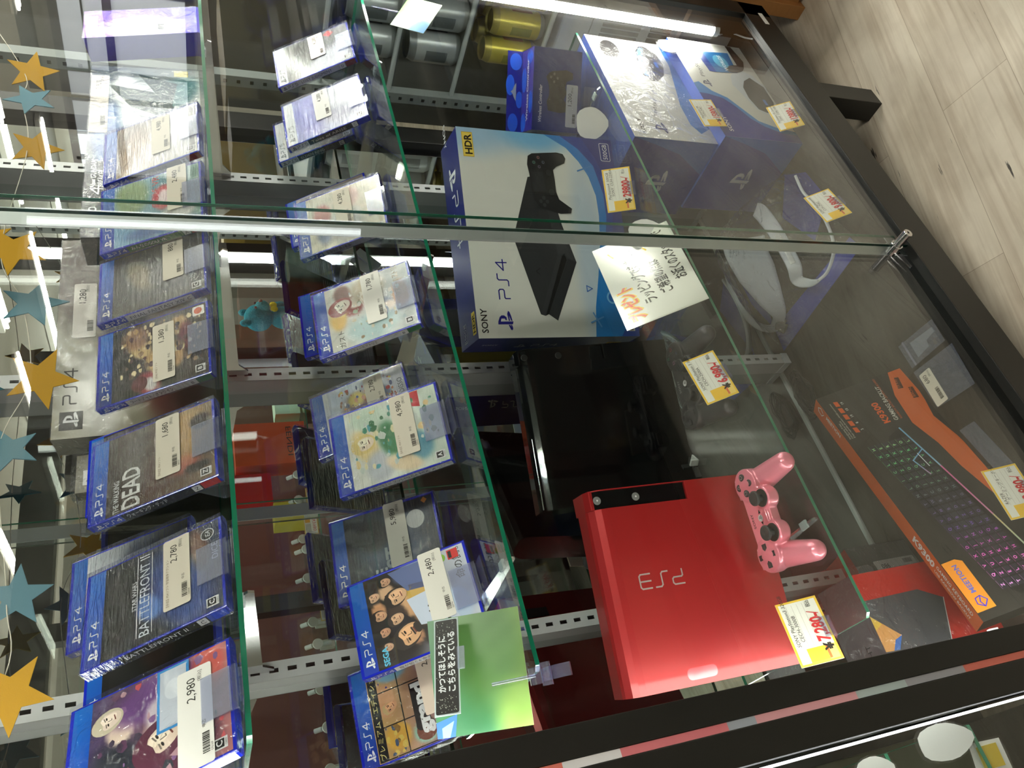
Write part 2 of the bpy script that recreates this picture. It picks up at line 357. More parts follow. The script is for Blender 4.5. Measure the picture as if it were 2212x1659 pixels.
cs(MB().box(.088, 1.607, YF, 1.245, ZT, ZT+.05).box(.11, 1.58, .77, 1.2, ZT-.003, ZT, (225, 228, 228)), 'top_cap', [FRAME])
cs(MB().box(XL, XR, .800, YB, .17, FL), 'base_board', BOARD)
cs(MB().box(XL, XR, YB, YB+.004, FL+.002, ZT), 'back_mirror', MIRROR)
cs(MB().box(XL, XR, YB-.006, YB, FL, FL+.004, (150, 152, 150)), 'mirror_channel', ALU)
for xx, nm in ((.1, 'side_glass'), (1.603, 'side_glass')):
    cs(MB().box(xx-.0025, xx+.0025, .80, 1.19, .2, ZT), nm, GLASS)
legs = [(1.283, YF), (.10, YF), (1.283, 1.19), (.10, 1.19)]
for lx, ly in legs: cs(MB().box(lx-.026, lx+.026, ly+.004, ly+.053, 0, .164), 'leg', FRAME, .001)
# sliding doors
def door(x0, x1, y, edge_left, nm):
    o = thing(nm, '', '', (0, 0, 0)); 
    return o
d1 = cs(MB().box(XM, XR+.01, .7515, .7565, .196, ZT), 'sliding_door', GLASS)
sub_of(MB().box(XM-.0004, XM+.0004, .7514, .7566, .196, ZT), 'door_edge', EDGED, d1)
d2 = cs(MB().box(XL-.01, XM+.043, .7695, .7745, .196, ZT), 'sliding_door', GLASS)
sub_of(MB().box(XM+.0426, XM+.0434, .7694, .7746, .196, ZT), 'door_edge', EDGE, d2)
st_ = cs(MB().box(XM-.001, XM+.028, .7762, .778, .2, ZT), 'seal_strip', ALU)
# lock and its toothed bar
lk = cs(MB(), 'door_lock', CHROME)
def cyl_y(mb, x, y0, y1, z, r, n=28, col=(200, 200, 200), m=0):
    return mb.lathe([(r*.93, 0), (r, .001), (r, abs(y1-y0)-.001), (r*.93, abs(y1-y0))], n, col, m, Mx=Matrix.Translation((x, max(y0, y1), z)) @ Matrix.Rotation(R(90), 4, 'X'))
LX, LZ = XM+.002, .262
m_ = cyl_y(MB(), LX, .752, .722, LZ, .0088); cyl_y(m_, LX, .765, .752, LZ, .0118); cyl_y(m_, LX, .775, .765, LZ, .010)
bpy.data.objects.remove(lk); lk = cs(m_, 'door_lock', CHROME)
ff = F((LX, .7218, LZ), (1, 0, 0), (0, 0, 1))
sub_of(MB().pl(ff, [(-.003, -.0008), (.003, -.0008), (.003, .0008), (-.003, .0008)], (10, 10, 10)).el(ff, 0, 0, .0018, .0018, (10, 10, 10), 1.5), 'keyhole', PAPER, lk)
sub_of(MB().prism([(LX-.002, LZ-.006), (LX-.018, LZ-.012), (LX-.045, LZ-.016), (LX-.048, LZ-.010), (LX-.03, LZ-.003), (LX-.004, LZ+.006)], 'y', .763, .7655), 'latch_bar', CHROME, lk)
sub_of(MB().box(LX, LX+.045, .776, .7775, .222, .246).box(LX+.02, LX+.028, .776, .7785, .22, .25), 'toothed_bar', ALU, lk)
# slotted shelf standards
for sx in (1.340*1.165/1.15+.004, .838*1.165/1.15, .3315*1.165/1.15):
    o = MB().box(sx-.013, sx-.0115, 1.1655, YB, FL, 2.05).box(sx+.0115, sx+.013, 1.1655, YB, FL, 2.05)
    y = 1.165
    z = .235; ls = FL
    k = 0
    while z < 2.0:
        o.box(sx-.013, sx-.003, y, y+.0015, ls, z).box(sx+.003, sx+.013, y, y+.0015, ls, z)
        o.box(sx-.003, sx+.003, y, y+.0015, z-.025+.0125, z); ls = z; z += .025; k += 1
    o.box(sx-.013, sx+.013, y, y+.0015, ls, 2.05)
    s_ = cs(o, 'shelf_standard', STEEL)
    sub_of(MB().box(sx-.0145, sx+.0145, 1.163, YB-.001, FL, FL+.018), 'end_cap', WHITEP, s_, .001)
# vertical tube lamps inside the front corners
def led(x, y, z0, z1, label, mt=None):
    t = thing('tube_lamp', label, 'lamp', (x, y, z0))
    MB().sweep([(0, 0, 0), (0, 0, z1-z0)], .0125, 20).build('tube', mt or LEDM, t)
    MB().sweep([(0, 0, -.014), (0, 0, .0)], .013, 20, (225, 228, 230)).build('end_cap', PLAIN, t)
    MB().box(-.004, .016, -.003, .003, .22, .235, (200, 202, 204)).build('clip', PLAIN, t)
    return t
tR = led(1.5595, .8, .300, 1.95, 'bright vertical tube lamp inside the right front corner of the case')
MB().sweep([(.0, 0, -.012), (.005, .01, -.03), (.012, .01, -.045), (.008, .004, -.075), (-.01, .0, -.092), (-.03, -.01, -.0985)], .0022, 6, (235, 238, 240)).build('lead_wire', PLAIN, tR)
tL = led(.1145, .8145, .265, 1.95, 'vertical tube lamp behind the left front post of the case', LEDL)

# glass shelves with green edges, held by chrome brackets
def shelf(z, x0, label, x1=1.53):
    t = thing('glass_shelf', label, 'shelf', (0, 0, z))
    y0, y1, th = .8395, 1.160, .0055
    p = [(x0+.006, y0), (x1, y0), (x1+.003, y1), (x0, y1), (x0, y0+.006)]
    v = [(x, y, -th) for x, y in p]+[(x, y, 0) for x, y in p]; n = len(p)
    MB().add(v, [tuple(range(n))[::-1], tuple(range(n, 2*n))]).build('pane', SHELFG, t)
    MB().add(v, [(i, (i+1) % n, n+(i+1) % n, n+i) for i in range(n)]).build('green_edge', EDGE, t)
    return t
shelf(S1-.0002, .179, 'upper glass shelf with green edge carrying wrapped games and big boxes', 1.575)
shelf(S2-.0002, .194, 'middle glass shelf with green edge carrying two stepped rows of games', 1.585)
shelf(S3-.0002, .182, 'lower glass shelf with green edge carrying the consoles')
def bracket(x, z, label):
    t = thing('shelf_bracket', label, 'bracket', (x, 1.165, z))
    pts = [(0, -.002), (-.3, -.002), (-.306, -.006), (-.303, -.013), (-.03, -.034), (-.012, -.05), (0, -.05)]
    MB().prism(pts, 'x', -.0016, .0016).build('arm', CHROME, t)
    MB().box(-.006, .006, -.29, -.275, -.004, .0-.0005, (220, 225, 228)).build('pad', WHITEP, t)
    return t
for z, w in ((S1, 'upper'), (S2, 'middle'), (S3, 'lower')):
    for x, q in ((1.361, 'right'), (.849, 'centre'), (.336, 'left')):
        bracket(x, z-.006, 'chrome bracket on the %s standard under the %s glass shelf' % (q, w))

# ---------------------------------------------------------------- game cases on clear stands
CW, CH, CT = .135, .171, .0145
WHT = (235, 236, 240); GREY = (60, 60, 62); INK = (38, 36, 34); CREAM = (206, 198, 184)
def price_label(parent, w, price, fx=0.0, b=.045, lw=.1, lh=.033, tone=CREAM, seed=1, note=None, y=-.0006, rot=0):
    f = F((0, y, 0), (1, 0, 0), (0, 0, 1)).sub(fx, b, rot)
    m = MB().rr(f, -lw/2, 0, lw/2, lh, .003, tone, 1)
    m.tx(f, price, lw*.40, lh*.48, lh*.26, INK, 2, al='R'); m.tx(f, '[税込]', lw*.45, lh*.30, lh*.10, INK, 2, al='R')
    if note: m.tx(f, note, -lw*.45, lh*.80, lh*.085, (120, 96, 80), 2)
    barcode(m, f, -lw*.40, lh*.12, lw*.2, lh*.2, seed, 2)
    m.tx(f, '中古', -lw*.15, lh*.22, lh*.09, INK, 2); m.tx(f, '%06d' % (seed*52379 % 999999), -lw*.40, lh*.03, lh*.06, INK, 2)
    return m.build('price_label', PAPER, parent)
def rating(m, f, a, b, s, letter, l=3):
    m.q(f, a, b, a+s*.8, b+s, (232, 232, 232), l); m.q(f, a+s*.1, b+s*.22, a+s*.7, b+s*.9, (24, 24, 24), l+1)
    m.tx(f, letter, a+s*.4, b+s*.34, s*.42, (240, 240, 240), l+2, al='C', bold=.02); m.tx(f, 'CERO', a+s*.4, b+s*.04, s*.13, (20, 20, 20), l+1, al='C')
def case_game(label, x, y, z, yaw, lean, sysname, top, bot, blobs, title=(), spine=((30, 32, 36), (235, 235, 235), ''), endcol=None, rate='C',
              price=None, wrap=WRAP, seed=1, noise=12, group='boxed games standing on the glass shelves', labelkw=None, extra=None, back=(34, 36, 42), small=False):
    t = thing('game_case', label, 'game case', (x, y, z), yaw, lean, 0, group)
    hw = CW/2
    r = .004
    pts = [(-hw, 0), (hw-r, 0), (hw, r), (hw, CT-r), (hw-r, CT), (-hw+.002, CT), (-hw, CT-.002)]
    MB().prism([(a, b) for a, b in pts], 'z', 0, CH).build('plastic_case', BLUEP, t, .0012)
    f = front(CW); m = MB()
    a0, a1, b0, b1 = .0025, CW-.006, .0035, CH-.004
    hh = .0195
    if sysname == 'PS5':
        m.q(f, a0, b1-hh, a1, b1, (228, 230, 234), 1); pslogo(m, f, a0+.006, b1-.016, .012, (20, 20, 22)); wordmark(m, f, 'PS5', a0+.024, b1-.0145, .009, .0011, (30, 30, 32))
    else:
        m.add([f(a0, b1-hh, 1), f(a1, b1-hh, 1), f(a1, b1, 1), f(a0, b1, 1)], [(0, 1, 2, 3)], 0, 0, False, [lin((12, 48, 158)), lin((10, 96, 190)), lin((14, 112, 205)), lin((12, 52, 165))]) if False else \
            m.add([f(a0, b1-hh, 1), f(a1, b1-hh, 1), f(a1, b1, 1), f(a0, b1, 1)], [(0, 1, 2, 3)], (0, 0, 0), 0, False, [lin((10, 46, 160)), lin((8, 100, 196)), lin((10, 110, 205)), lin((12, 50, 165))])
        pslogo(m, f, a0+.006, b1-.0165, .0125, WHT); wordmark(m, f, sysname, a0+.025, b1-.0145, .0092, .0012, WHT)
    m.art(f, a0, b0, a1, b1-hh, top, bot, blobs, noise, seed, 22 if small else 34, 26 if small else 40)
    for tt in title:
        s, a, b, h, c = tt[:5]; kw = tt[5] if len(tt) > 5 else {}
        m.tx(f, s, a*CW, b*CH, h, c, 3, **kw)
    if extra: extra(m, f)
    rating(m, f, .008, .008, .015, rate)
    m.build('cover_sheet', PRINT, t)
    # spine: reads from top to bottom
    g = F((-hw, CT, CH), (0, 0, -1), (0, -1, 0)); sp = MB()
    hc = (226, 228, 232) if sysname == 'PS5' else (14, 60, 190); hi = (24, 24, 26) if sysname == 'PS5' else WHT
    sp.q(g, .004, .0015, .042, CT-.001, hc); pslogo(sp, g, .007, .0035, .0078, hi); wordmark(sp, g, sysname, .0185, .0045, .006, .0008, hi)
    sp.q(g, .042, .0015, .168, CT-.001, spine[0]); sp.tx(g, spine[2], .048, .0045, .0062, spine[1], 3, w=min(.085, .0052*len(spine[2])) if spine[2] else None)
    if endcol: sp.q(g, .146, .0015, .168, CT-.001, endcol, 2)
    sp.q(g, .134, .0022, .1445, CT-.0018, (235, 235, 235), 3); sp.tx(g, rate, .1392, .0045, .0058, (15, 15, 15), 4, al='C')
    sp.build('spine_sheet', PRINT, t)
    k = F((hw, CT, 0), (-1, 0, 0), (0, 0, 1)); bk = MB()
    bk.art(k, .003, .004, CW-.003, CH-.004, back, [min(255, v+16) for v in back], [(.3, .62, .22, .14, 0, (96, 92, 90), .5), (.72, .6, .2, .13, 0, (80, 86, 98), .5)], 14, seed+5, 12, 14)
    for i in range(7): bk.q(k, .012, .03+i*.006, .075+.01*(i % 3), .0315+i*.006, (150, 150, 150), 2)
    bk.q(k, .085, .012, .125, .03, (230, 230, 230), 2); barcode(bk, k, .088, .014, .032, .013, seed, 3)
    bk.build('back_sheet', PRINT, t)
    if wrap:
        e = .0008
        MB().box(-hw-e, hw+e, -e-.0006, CT+e, -e*.3, CH+e).build('shrink_wrap', wrap, t)
    if price: price_label(t, CW, price, seed=seed, y=-.0019 if wrap else -.0009, **(labelkw or {}))
    return t
def stand(label, x, y, z, yaw, lean, rear=None, w=.052):
    """folded clear stand: foot, lip that hooks in front of the case, and a leaning back rest"""
    t = thing('clear_display_stand', label, 'display stand', (x, y, z), yaw, 0, 0, 'clear stands holding the games')
    L = R(lean); up = Vector((math.sin(L), math.cos(L))); n = Vector((-math.cos(L), math.sin(L)))   # (y,z)
    def path(o, hgt):
        o = Vector(o); a = o+n*.0035; b = o-n*(CT+.003)
        return [a+up*.033, a+up*.004, a-up*.0028, b-up*.0028, b+up*hgt]
    def strip(pts, mb, th=.0016):
        for p, q in zip(pts, pts[1:]):
            d = (q-p).normalized(); k = Vector((-d.y, d.x))*th/2; e = d*th*.4
            c = [p-e+k, q+e+k, q+e-k, p-e-k]; mb.prism([(v.x, v.y) for v in c], 'x', -w/2, w/2)
    m = MB(); strip(path((0, .0066), .09), m)
    foot = [Vector((-.018, .001)), Vector((.10, .001))]; strip(foot, m); strip([foot[1], Vector((.055, .085))], m)
    m.build('folded_sheet', ACRYL, t)
    fr_ = MB(); a = Vector((0, .0066))+n*.0046
    p0 = a+up*.003; p1 = a+up*.034
    fr_.add([(-w/2, p0.x, p0.y), (w/2, p0.x, p0.y), (w/2, p1.x, p1.y), (-w/2, p1.x, p1.y)], [(0, 1, 2, 3)])
    fr_.build('price_pocket', ACRYLF, t)
    if rear:
        m2 = MB(); strip(path(rear, .075), m2); strip([Vector((rear[0]+.002, .001)), Vector((rear[0]+.002, rear[1]-.008))], m2); m2.build('rear_step', ACRYL, t)
    return t
ZG1, ZG2 = S1+.0095, S2+.0095
G = case_game
# upper shelf, left to right in the room
G('game in a loose plastic sleeve, purple anime style cover, nearest the left post', .2323, .842, ZG1, 21.9, 27, 'PS4', (70, 58, 96), (186, 120, 120),
  [(.25, .78, .3, .2, 20, (44, 48, 60), .6), (.38, .42, .24, .17, 30, (232, 208, 186), .35), (.25, .36, .3, .26, 40, (96, 50, 72), .5), (.62, .78, .12, .10, 0, (228, 206, 186), .4),
   (.52, .22, .16, .10, 0, (178, 60, 70), .5), (.8, .5, .2, .35, 10, (110, 70, 130), .6), (.62, .5, .14, .1, 0, (210, 196, 205), .5), (.85, .14, .25, .12, 0, (214, 96, 86), .6)],
  spine=((226, 228, 235), (60, 60, 90), ''), rate='C', price='2,980', wrap=WRAPS, seed=11, labelkw=dict(tone=(232, 230, 226), fx=-.012, b=.02, lw=.112, lh=.036),
  extra=lambda m, f: (scatter(m, f, .01, .01, .126, .145, 60, [(96, 60, 90), (140, 100, 150), (70, 60, 80), (190, 150, 160), (206, 90, 96), (60, 64, 76)], .003, .011, 9), face(m, f, .05, .072, .020, 30, (236, 214, 192), (98, 48, 70), 3, False, 1.35), face(m, f, .098, .128, .013, 16, (232, 212, 196), (206, 196, 170), 3, False, 1.2), m.q(f, .055, .044, .128, .078, (60, 150, 220), 5), m.q(f, .058, .047, .125, .075, (206, 214, 226), 6), m.el(f, .1, .06, .012, .01, (225, 232, 240), 7)))
G('black and blue space battle game reading BATTLEFRONT II', .3922, .889, ZG1, 16.3, 30, 'PS4', (22, 24, 28), (26, 38, 74),
  [(.4, .35, .5, .22, 20, (34, 66, 140), .8), (.35, .62, .16, .1, 30, (90, 130, 200), .6), (.75, .18, .25, .08, 10, (120, 80, 60), .8), (.55, .85, .4, .15, 0, (18, 19, 22), .5)],
  [('STAR WARS', .52, .625, .0055, WHT, dict(al='C')), ('BATTLEFRONT II', .5, .532, .0125, (214, 220, 232), dict(al='C', w=.112)), ('DICE', .62, .035, .008, (200, 200, 206), dict(al='C'))],
  ((16, 18, 24), WHT, 'BATTLEFRONT II'), endcol=(20, 70, 210), rate='C', price='2,780', seed=12, labelkw=dict(fx=.010, b=.040, note='【中古】PS4ソフト 宇宙戦争アクション'),
  extra=lambda m, f: (m.q(f, .012, .1055, .124, .1063, WHT, 3), m.q(f, .012, .0875, .124, .0883, WHT, 3), m.el(f, .112, .018, .0085, .0085, WHT, 3), m.el(f, .112, .018, .0075, .0075, (16, 18, 24), 4), m.tx(f, 'EA', .112, .0145, .006, WHT, 5, al='C', shear=.3)))
G('brown game with white letters THE DEAD and red spine end', .5677, .9045, ZG1, 9.6, 29, 'PS4', (66, 58, 54), (120, 92, 62),
  [(.3, .5, .3, .3, 0, (84, 58, 46), .8), (.3, .3, .12, .16, 0, (176, 92, 70), .8), (.72, .25, .35, .18, 0, (188, 150, 90), .9), (.78, .12, .1, .1, 0, (60, 46, 36), .4), (.2, .16, .06, .12, 0, (40, 34, 30), .4), (.6, .75, .5, .12, 0, (92, 84, 80), .8)],
  [('THE WALKING', .03, .765, .0075, WHT, dict(w=.05)), ('DEAD', .04, .605, .024, (222, 222, 220), dict(w=.062, bold=.02))], ((18, 17, 17), WHT, 'ウォーキング・デッド'), endcol=(200, 36, 38), rate='Z', price='1,680', seed=13,
  labelkw=dict(fx=.012, b=.048, note='【中古】PS4ソフト'))
G('dark crowd cover game with a tan crowd of figures and green spine end', .7521, .9316, ZG1, .1, 28.6, 'PS4', (46, 44, 48), (64, 52, 44),
  [(.62, .7, .16, .1, 30, (206, 176, 120), .5), (.4, .55, .14, .1, 0, (196, 160, 106), .5), (.62, .45, .2, .1, 10, (214, 184, 132), .6), (.4, .33, .18, .08, 0, (186, 146, 92), .5), (.8, .3, .14, .1, 0, (196, 160, 110), .5), (.62, .22, .2, .08, 0, (120, 60, 66), .6),
   (.12, .62, .16, .12, 20, (150, 50, 54), .4), (.1, .6, .09, .07, 20, (214, 208, 206), .4), (.8, .75, .16, .14, 0, (150, 112, 84), .7)],
  spine=((228, 226, 220), (30, 30, 30), 'ソードアート・オンライン'), endcol=(30, 110, 70), rate='B', price='1,380', seed=14, noise=22, labelkw=dict(fx=-.004, b=.052, note='[PS4] 中古ソフト'),
  extra=lambda m, f: (scatter(m, f, .03, .01, .124, .135, 130, [(206, 176, 124), (186, 150, 100), (226, 206, 160), (110, 84, 66), (90, 60, 60), (150, 120, 90), (60, 50, 52)], .002, .007, 7), m.el(f, .02, .106, .013, .012, (96, 34, 38), 3), m.rr(f, .109, .006, .126, .024, .002, (232, 226, 220), 3), m.el(f, .1175, .0155, .006, .0062, (214, 88, 40), 4)))
G('black fantasy game in crinkled shrink wrap priced 880', .9013, .9288, ZG1, 3.7, 27.6, 'PS4', (48, 48, 50), (58, 58, 60),
  [(.55, .7, .3, .12, 20, (120, 108, 80), .8), (.3, .3, .3, .12, 0, (84, 84, 88), .7), (.5, .5, .2, .1, 0, (72, 70, 68), .6)],
  [('HEAVENSWARD', .5, .12, .007, (150, 160, 160), dict(al='C'))], ((222, 224, 228), (60, 70, 90), 'FINAL FANTASY XIV'), endcol=(20, 40, 160), rate='C', price='880', seed=15, labelkw=dict(fx=.018, b=.034, lw=.086))
G('blue golf game in crinkled wrap with a green spine, half hidden behind the door strip', 1.0185, .9023, ZG1, -4.8, 28.7, 'PS4', (120, 168, 206), (84, 134, 120),
  [(.6, .42, .2, .13, 0, (206, 70, 76), .35), (.6, .42, .12, .07, 0, (232, 206, 206), .4), (.12, .45, .1, .4, 0, (60, 100, 160), .8), (.3, .25, .14, .2, 0, (206, 204, 196), .5), (.25, .38, .06, .06, 0, (120, 80, 56), .4), (.75, .8, .3, .2, 0, (120, 150, 90), .7)],
  [('GOLF VR', .45, .42, .012, (196, 40, 50), {})], ((20, 100, 66), WHT, 'みんなのGOLF VR'), endcol=(160, 30, 44), rate='A', price='2,480', seed=16, labelkw=dict(fx=.022, b=.024, lw=.09))
G('grey war game in heavily crinkled wrap with a red spine end priced 4,980', 1.1796, .9024, ZG1, 1, 29.4, 'PS4', (128, 108, 84), (170, 170, 168),
  [(.3, .75, .5, .2, 0, (156, 122, 76), .9), (.6, .3, .4, .2, 0, (190, 188, 184), .8)], [('VR', .5, .45, .014, (210, 206, 200), {})], ((120, 116, 114), (60, 60, 60), 'FRONT OF WAR'), endcol=(150, 26, 34), rate='Z', price='4,980', seed=17, noise=20, labelkw=dict(fx=.008, b=.05, lw=.092))
# second row on the upper shelf
G('dark red game lying behind the brown DEAD game on the upper shelf', .643, 1.03, ZG1+.02, 4, 29, 'PS4', (30, 28, 30), (110, 40, 44), [(.6, .5, .3, .2, 20, (150, 40, 46), .6)], spine=((30, 30, 34), WHT, ''), price=None, wrap=None, seed=21, small=True)
G('game with blue header standing behind BATTLEFRONT II', .455, 1.02, ZG1+.035, 8, 30, 'PS4', (206, 212, 218), (46, 50, 60), [(.7, .45, .3, .2, 0, (60, 70, 90), .6)], spine=((40, 44, 50), WHT, ''), wrap=WRAP, seed=22, small=True)
G('black game with grey letters between the sleeved game and BATTLEFRONT II', .33, .985, ZG1+.01, 12, 30, 'PS4', (22, 22, 24), (18, 18, 22), [(.7, .5, .2, .14, 0, (60, 36, 34), .8)],
  [('JUST', .08, .55, .014, (150, 152, 154), {}), ('time', .12, .43, .014, (150, 152, 154), {})], spine=((20, 20, 24), WHT, ''), wrap=None, seed=23, small=True)
for i, (x, y, yaw, ln, nm) in enumerate([(.2323, .842, 21.9, 27, 'sleeved purple game'), (.3922, .889, 16.3, 30, 'BATTLEFRONT II game'), (.5677, .9045, 9.6, 29, 'brown DEAD game'), (.7521, .9316, .1, 28.6, 'tan crowd game'),
                                         (.9013, .9288, 3.7, 27.6, 'black game priced 880'), (1.0185, .9023, -4.8, 28.7, 'blue golf game'), (1.1796, .9024, 1, 29.4, 'grey war game priced 4,980')]):
    stand('clear folded stand under the %s on the upper shelf' % nm, x, y, S1, yaw, ln)
# middle shelf, front row
G('game with eight men on a dark cover, small SEGA mark, leaning over the green card', .3416, .9423, ZG2, 8.2, 29.6, 'PS4', (30, 27, 28), (206, 212, 228),
  [(.5, .78, .6, .3, 0, (34, 28, 28), .5), (.22, .38, .17, .14, 20, (206, 156, 112), .4), (.16, .45, .15, .1, 30, (48, 44, 42), .4), (.36, .18, .2, .14, 10, (186, 204, 230), .4), (.55, .62, .13, .11, 20, (206, 160, 120), .4), (.5, .73, .17, .08, 20, (60, 46, 40), .4),
   (.42, .5, .11, .08, 0, (190, 142, 108), .4), (.78, .8, .09, .075, 10, (210, 170, 136), .4), (.62, .9, .08, .06, 10, (206, 150, 110), .4), (.28, .72, .09, .06, 0, (170, 110, 86), .4), (.2, .6, .08, .06, 0, (176, 128, 98), .4),
   (.7, .5, .16, .12, 0, (196, 160, 70), .5), (.9, .5, .12, .2, 0, (120, 140, 190), .5), (.62, .35, .14, .1, 0, (206, 176, 120), .5)],
  [('SEGA', .035, .77, .0075, (90, 190, 230), dict(bold=.03)), ('龍が如く', .12, .26, .02, (30, 28, 28), dict(w=.075, bold=.02)), ('命の詩。', .6, .06, .010, (30, 28, 30), {})],
  ((226, 226, 232), (30, 30, 30), '龍が如く6 命の詩。'), rate='D', price='2,480', wrap=None, seed=31, labelkw=dict(fx=.018, b=.034, tone=(230, 226, 218)),
  extra=lambda m, f: (m.pl(f, [(.04, .082), (.08, .094), (.084, .05), (.03, .03)], (200, 210, 230), 2.05), m.pl(f, [(.092, .09), (.127, .112), (.127, .05), (.088, .06)], (96, 110, 156), 2.0), m.pl(f, [(.07, .085), (.1, .088), (.096, .06), (.076, .06)], (206, 170, 96), 2.0), m.pl(f, [(.03, .118), (.06, .123), (.066, .103), (.05, .09)], (34, 32, 38), 2.0),
                       [face(m, f, *z) for z in ((.100, .137, .0088, 8, (206, 164, 134), (40, 34, 32)), (.072, .133, .0098, -6, (196, 150, 120), (34, 28, 28)), (.048, .131, .0085, 10, (186, 138, 112), (30, 26, 26)), (.116, .118, .0085, 0, (190, 146, 118), (26, 24, 24)), (.060, .112, .0105, 10, (200, 160, 130), (60, 52, 50)),
                       (.028, .130, .0075, -4, (190, 150, 124), (50, 46, 46)), (.090, .106, .0150, 14, (214, 170, 134), (44, 38, 34), 2.6), (.034, .100, .0190, 22, (214, 166, 126), (52, 46, 44), 3, True))], m.el(f, .118, .036, .006, .006, (120, 170, 50), 4), m.q(f, .112, .012, .126, .027, (206, 44, 44), 4), m.q(f, .114, .021, .124, .0255, (30, 20, 20), 5)))
G('white and green anime concert game with red logo in torn film priced 4,980', .5781, .9139, ZG2, -1.1, 31.9, 'PS4', (226, 226, 216), (206, 222, 206),
  [(.5, .82, .24, .12, 20, (238, 214, 150), .5), (.62, .7, .1, .08, 0, (240, 222, 200), .4), (.2, .7, .2, .14, 0, (196, 200, 206), .6), (.3, .3, .2, .16, 30, (84, 150, 170), .5), (.42, .42, .1, .1, 0, (190, 60, 64), .5), (.5, .55, .24, .12, 10, (60, 130, 84), .6), (.85, .75, .14, .2, 0, (206, 226, 206), .5), (.15, .45, .2, .1, 60, (236, 214, 176), .5)],
  [('エムエルビー', .3, .3, .012, (206, 50, 60), dict(w=.075, bold=.02))], ((214, 216, 222), (60, 60, 70), 'ヒーローズVS MEGA MIX'), rate='A', price='4,980', seed=32, noise=16, labelkw=dict(fx=.012, b=.042, note='【中古】PS4ソフト'),
  extra=lambda m, f: (scatter(m, f, .02, .01, .12, .14, 70, [(70, 150, 120), (236, 226, 180), (90, 170, 180), (206, 216, 206), (240, 210, 150), (60, 120, 80)], .002, .009, 6), face(m, f, .07, .122, .015, 10, (242, 222, 196), (232, 206, 130), 3, False, 1.2), face(m, f, .05, .055, .013, -10, (240, 222, 204), (70, 150, 170), 3, False, 1.25), m.pl(f, [(.1, .03), (.128, .03), (.128, .075), (.115, .075)], (206, 40, 50), 2), m.tx(f, 'PLAYSTATION HITS', .01, .138, .006, WHT, 3)))
G('pale watercolour anime girls game with red hair figure priced 1,780', .8207, .9105, ZG2, -.9, 32, 'PS4', (214, 212, 200), (200, 206, 206),
  [(.62, .72, .17, .14, 30, (140, 46, 42), .35), (.66, .66, .09, .08, 0, (240, 220, 200), .4), (.5, .88, .2, .1, 0, (232, 190, 110), .5), (.4, .3, .17, .12, 10, (160, 168, 186), .4), (.42, .28, .08, .07, 0, (236, 218, 204), .4), (.8, .5, .2, .2, 0, (176, 160, 130), .6),
   (.2, .5, .2, .3, 0, (176, 204, 204), .7), (.55, .12, .2, .1, 0, (206, 140, 96), .6), (.85, .8, .14, .1, 0, (120, 70, 56), .5)],
  [('ソフィーのアトリエ', .5, .115, .010, (150, 120, 70), dict(w=.066)), ('ガスト', .045, .73, .0085, (60, 54, 50), {})], ((222, 222, 220), (50, 50, 54), 'ソフィーのアトリエ'), endcol=(30, 110, 70), rate='B', price='1,780', wrap=WRAPS, seed=33, extra=lambda m, f: (scatter(m, f, .01, .02, .12, .11, 60, [(206, 196, 170), (176, 190, 196), (150, 160, 130), (226, 220, 210), (150, 130, 100)], .002, .007, 5), face(m, f, .086, .122, .016, 20, (240, 220, 200), (150, 50, 44), 3, False, 1.25), face(m, f, .05, .062, .014, -20, (238, 222, 208), (150, 160, 182), 3, False, 1.25)), labelkw=dict(fx=.014, b=.050, tone=(236, 232, 226)))
G('tan and grey anime game in very crinkled film priced 4,280, behind the door strip', 1.0771, .953, ZG2, -4.7, 33, 'PS4', (196, 190, 170), (206, 196, 166),
  [(.6, .8, .2, .12, 0, (180, 90, 80), .6), (.3, .5, .3, .24, 0, (150, 150, 146), .8), (.8, .4, .18, .12, 0, (206, 166, 150), .6), (.3, .8, .2, .1, 0, (90, 100, 130), .8)],
  spine=((206, 208, 212), (30, 30, 34), '英雄伝説 碧の軌跡'), rate='C', price='4,280', seed=34, noise=22, labelkw=dict(fx=.012, b=.06, lw=.09))
G('lavender PS5 game in shiny film with Tales of ARISE on its black spine', 1.3482, .926, ZG2, 1, 32.5, 'PS5', (120, 124, 196), (196, 200, 216),
  [(.7, .35, .4, .3, 0, (206, 210, 222), .9), (.3, .3, .2, .3, 0, (150, 150, 176), .8), (.5, .8, .5, .2, 0, (112, 112, 200), .8)], spine=((36, 34, 36), (206, 196, 180), 'Tales of ARISE'), endcol=(20, 40, 170), rate='C', price='4,280', seed=35, labelkw=dict(fx=.018, b=.07, lw=.088, tone=(214, 212, 210)))
G('black and white PS5 game with a red spine end and red diamond sticker', 1.528, .9216, ZG2, 1.5, 31.5, 'PS5', (60, 60, 64), (110, 112, 120),
  [(.2, .35, .3, .3, 0, (170, 174, 186), .8), (.6, .7, .3, .3, 0, (30, 32, 36), .7), (.35, .15, .3, .1, 0, (190, 196, 210), .7)], [('JUDGE', .35, .45, .014, (214, 216, 220), {})], ((206, 208, 212), (40, 40, 44), 'LOST JUDGMENT'), endcol=(120, 24, 30), rate='D', price='4,280', seed=36,
  labelkw=dict(fx=.02, b=.058, lw=.08, tone=(222, 214, 210)), extra=lambda m, f: m.pl(f, [(.104, .045), (.114, .033), (.126, .045), (.116, .057)], (206, 50, 62), 4))
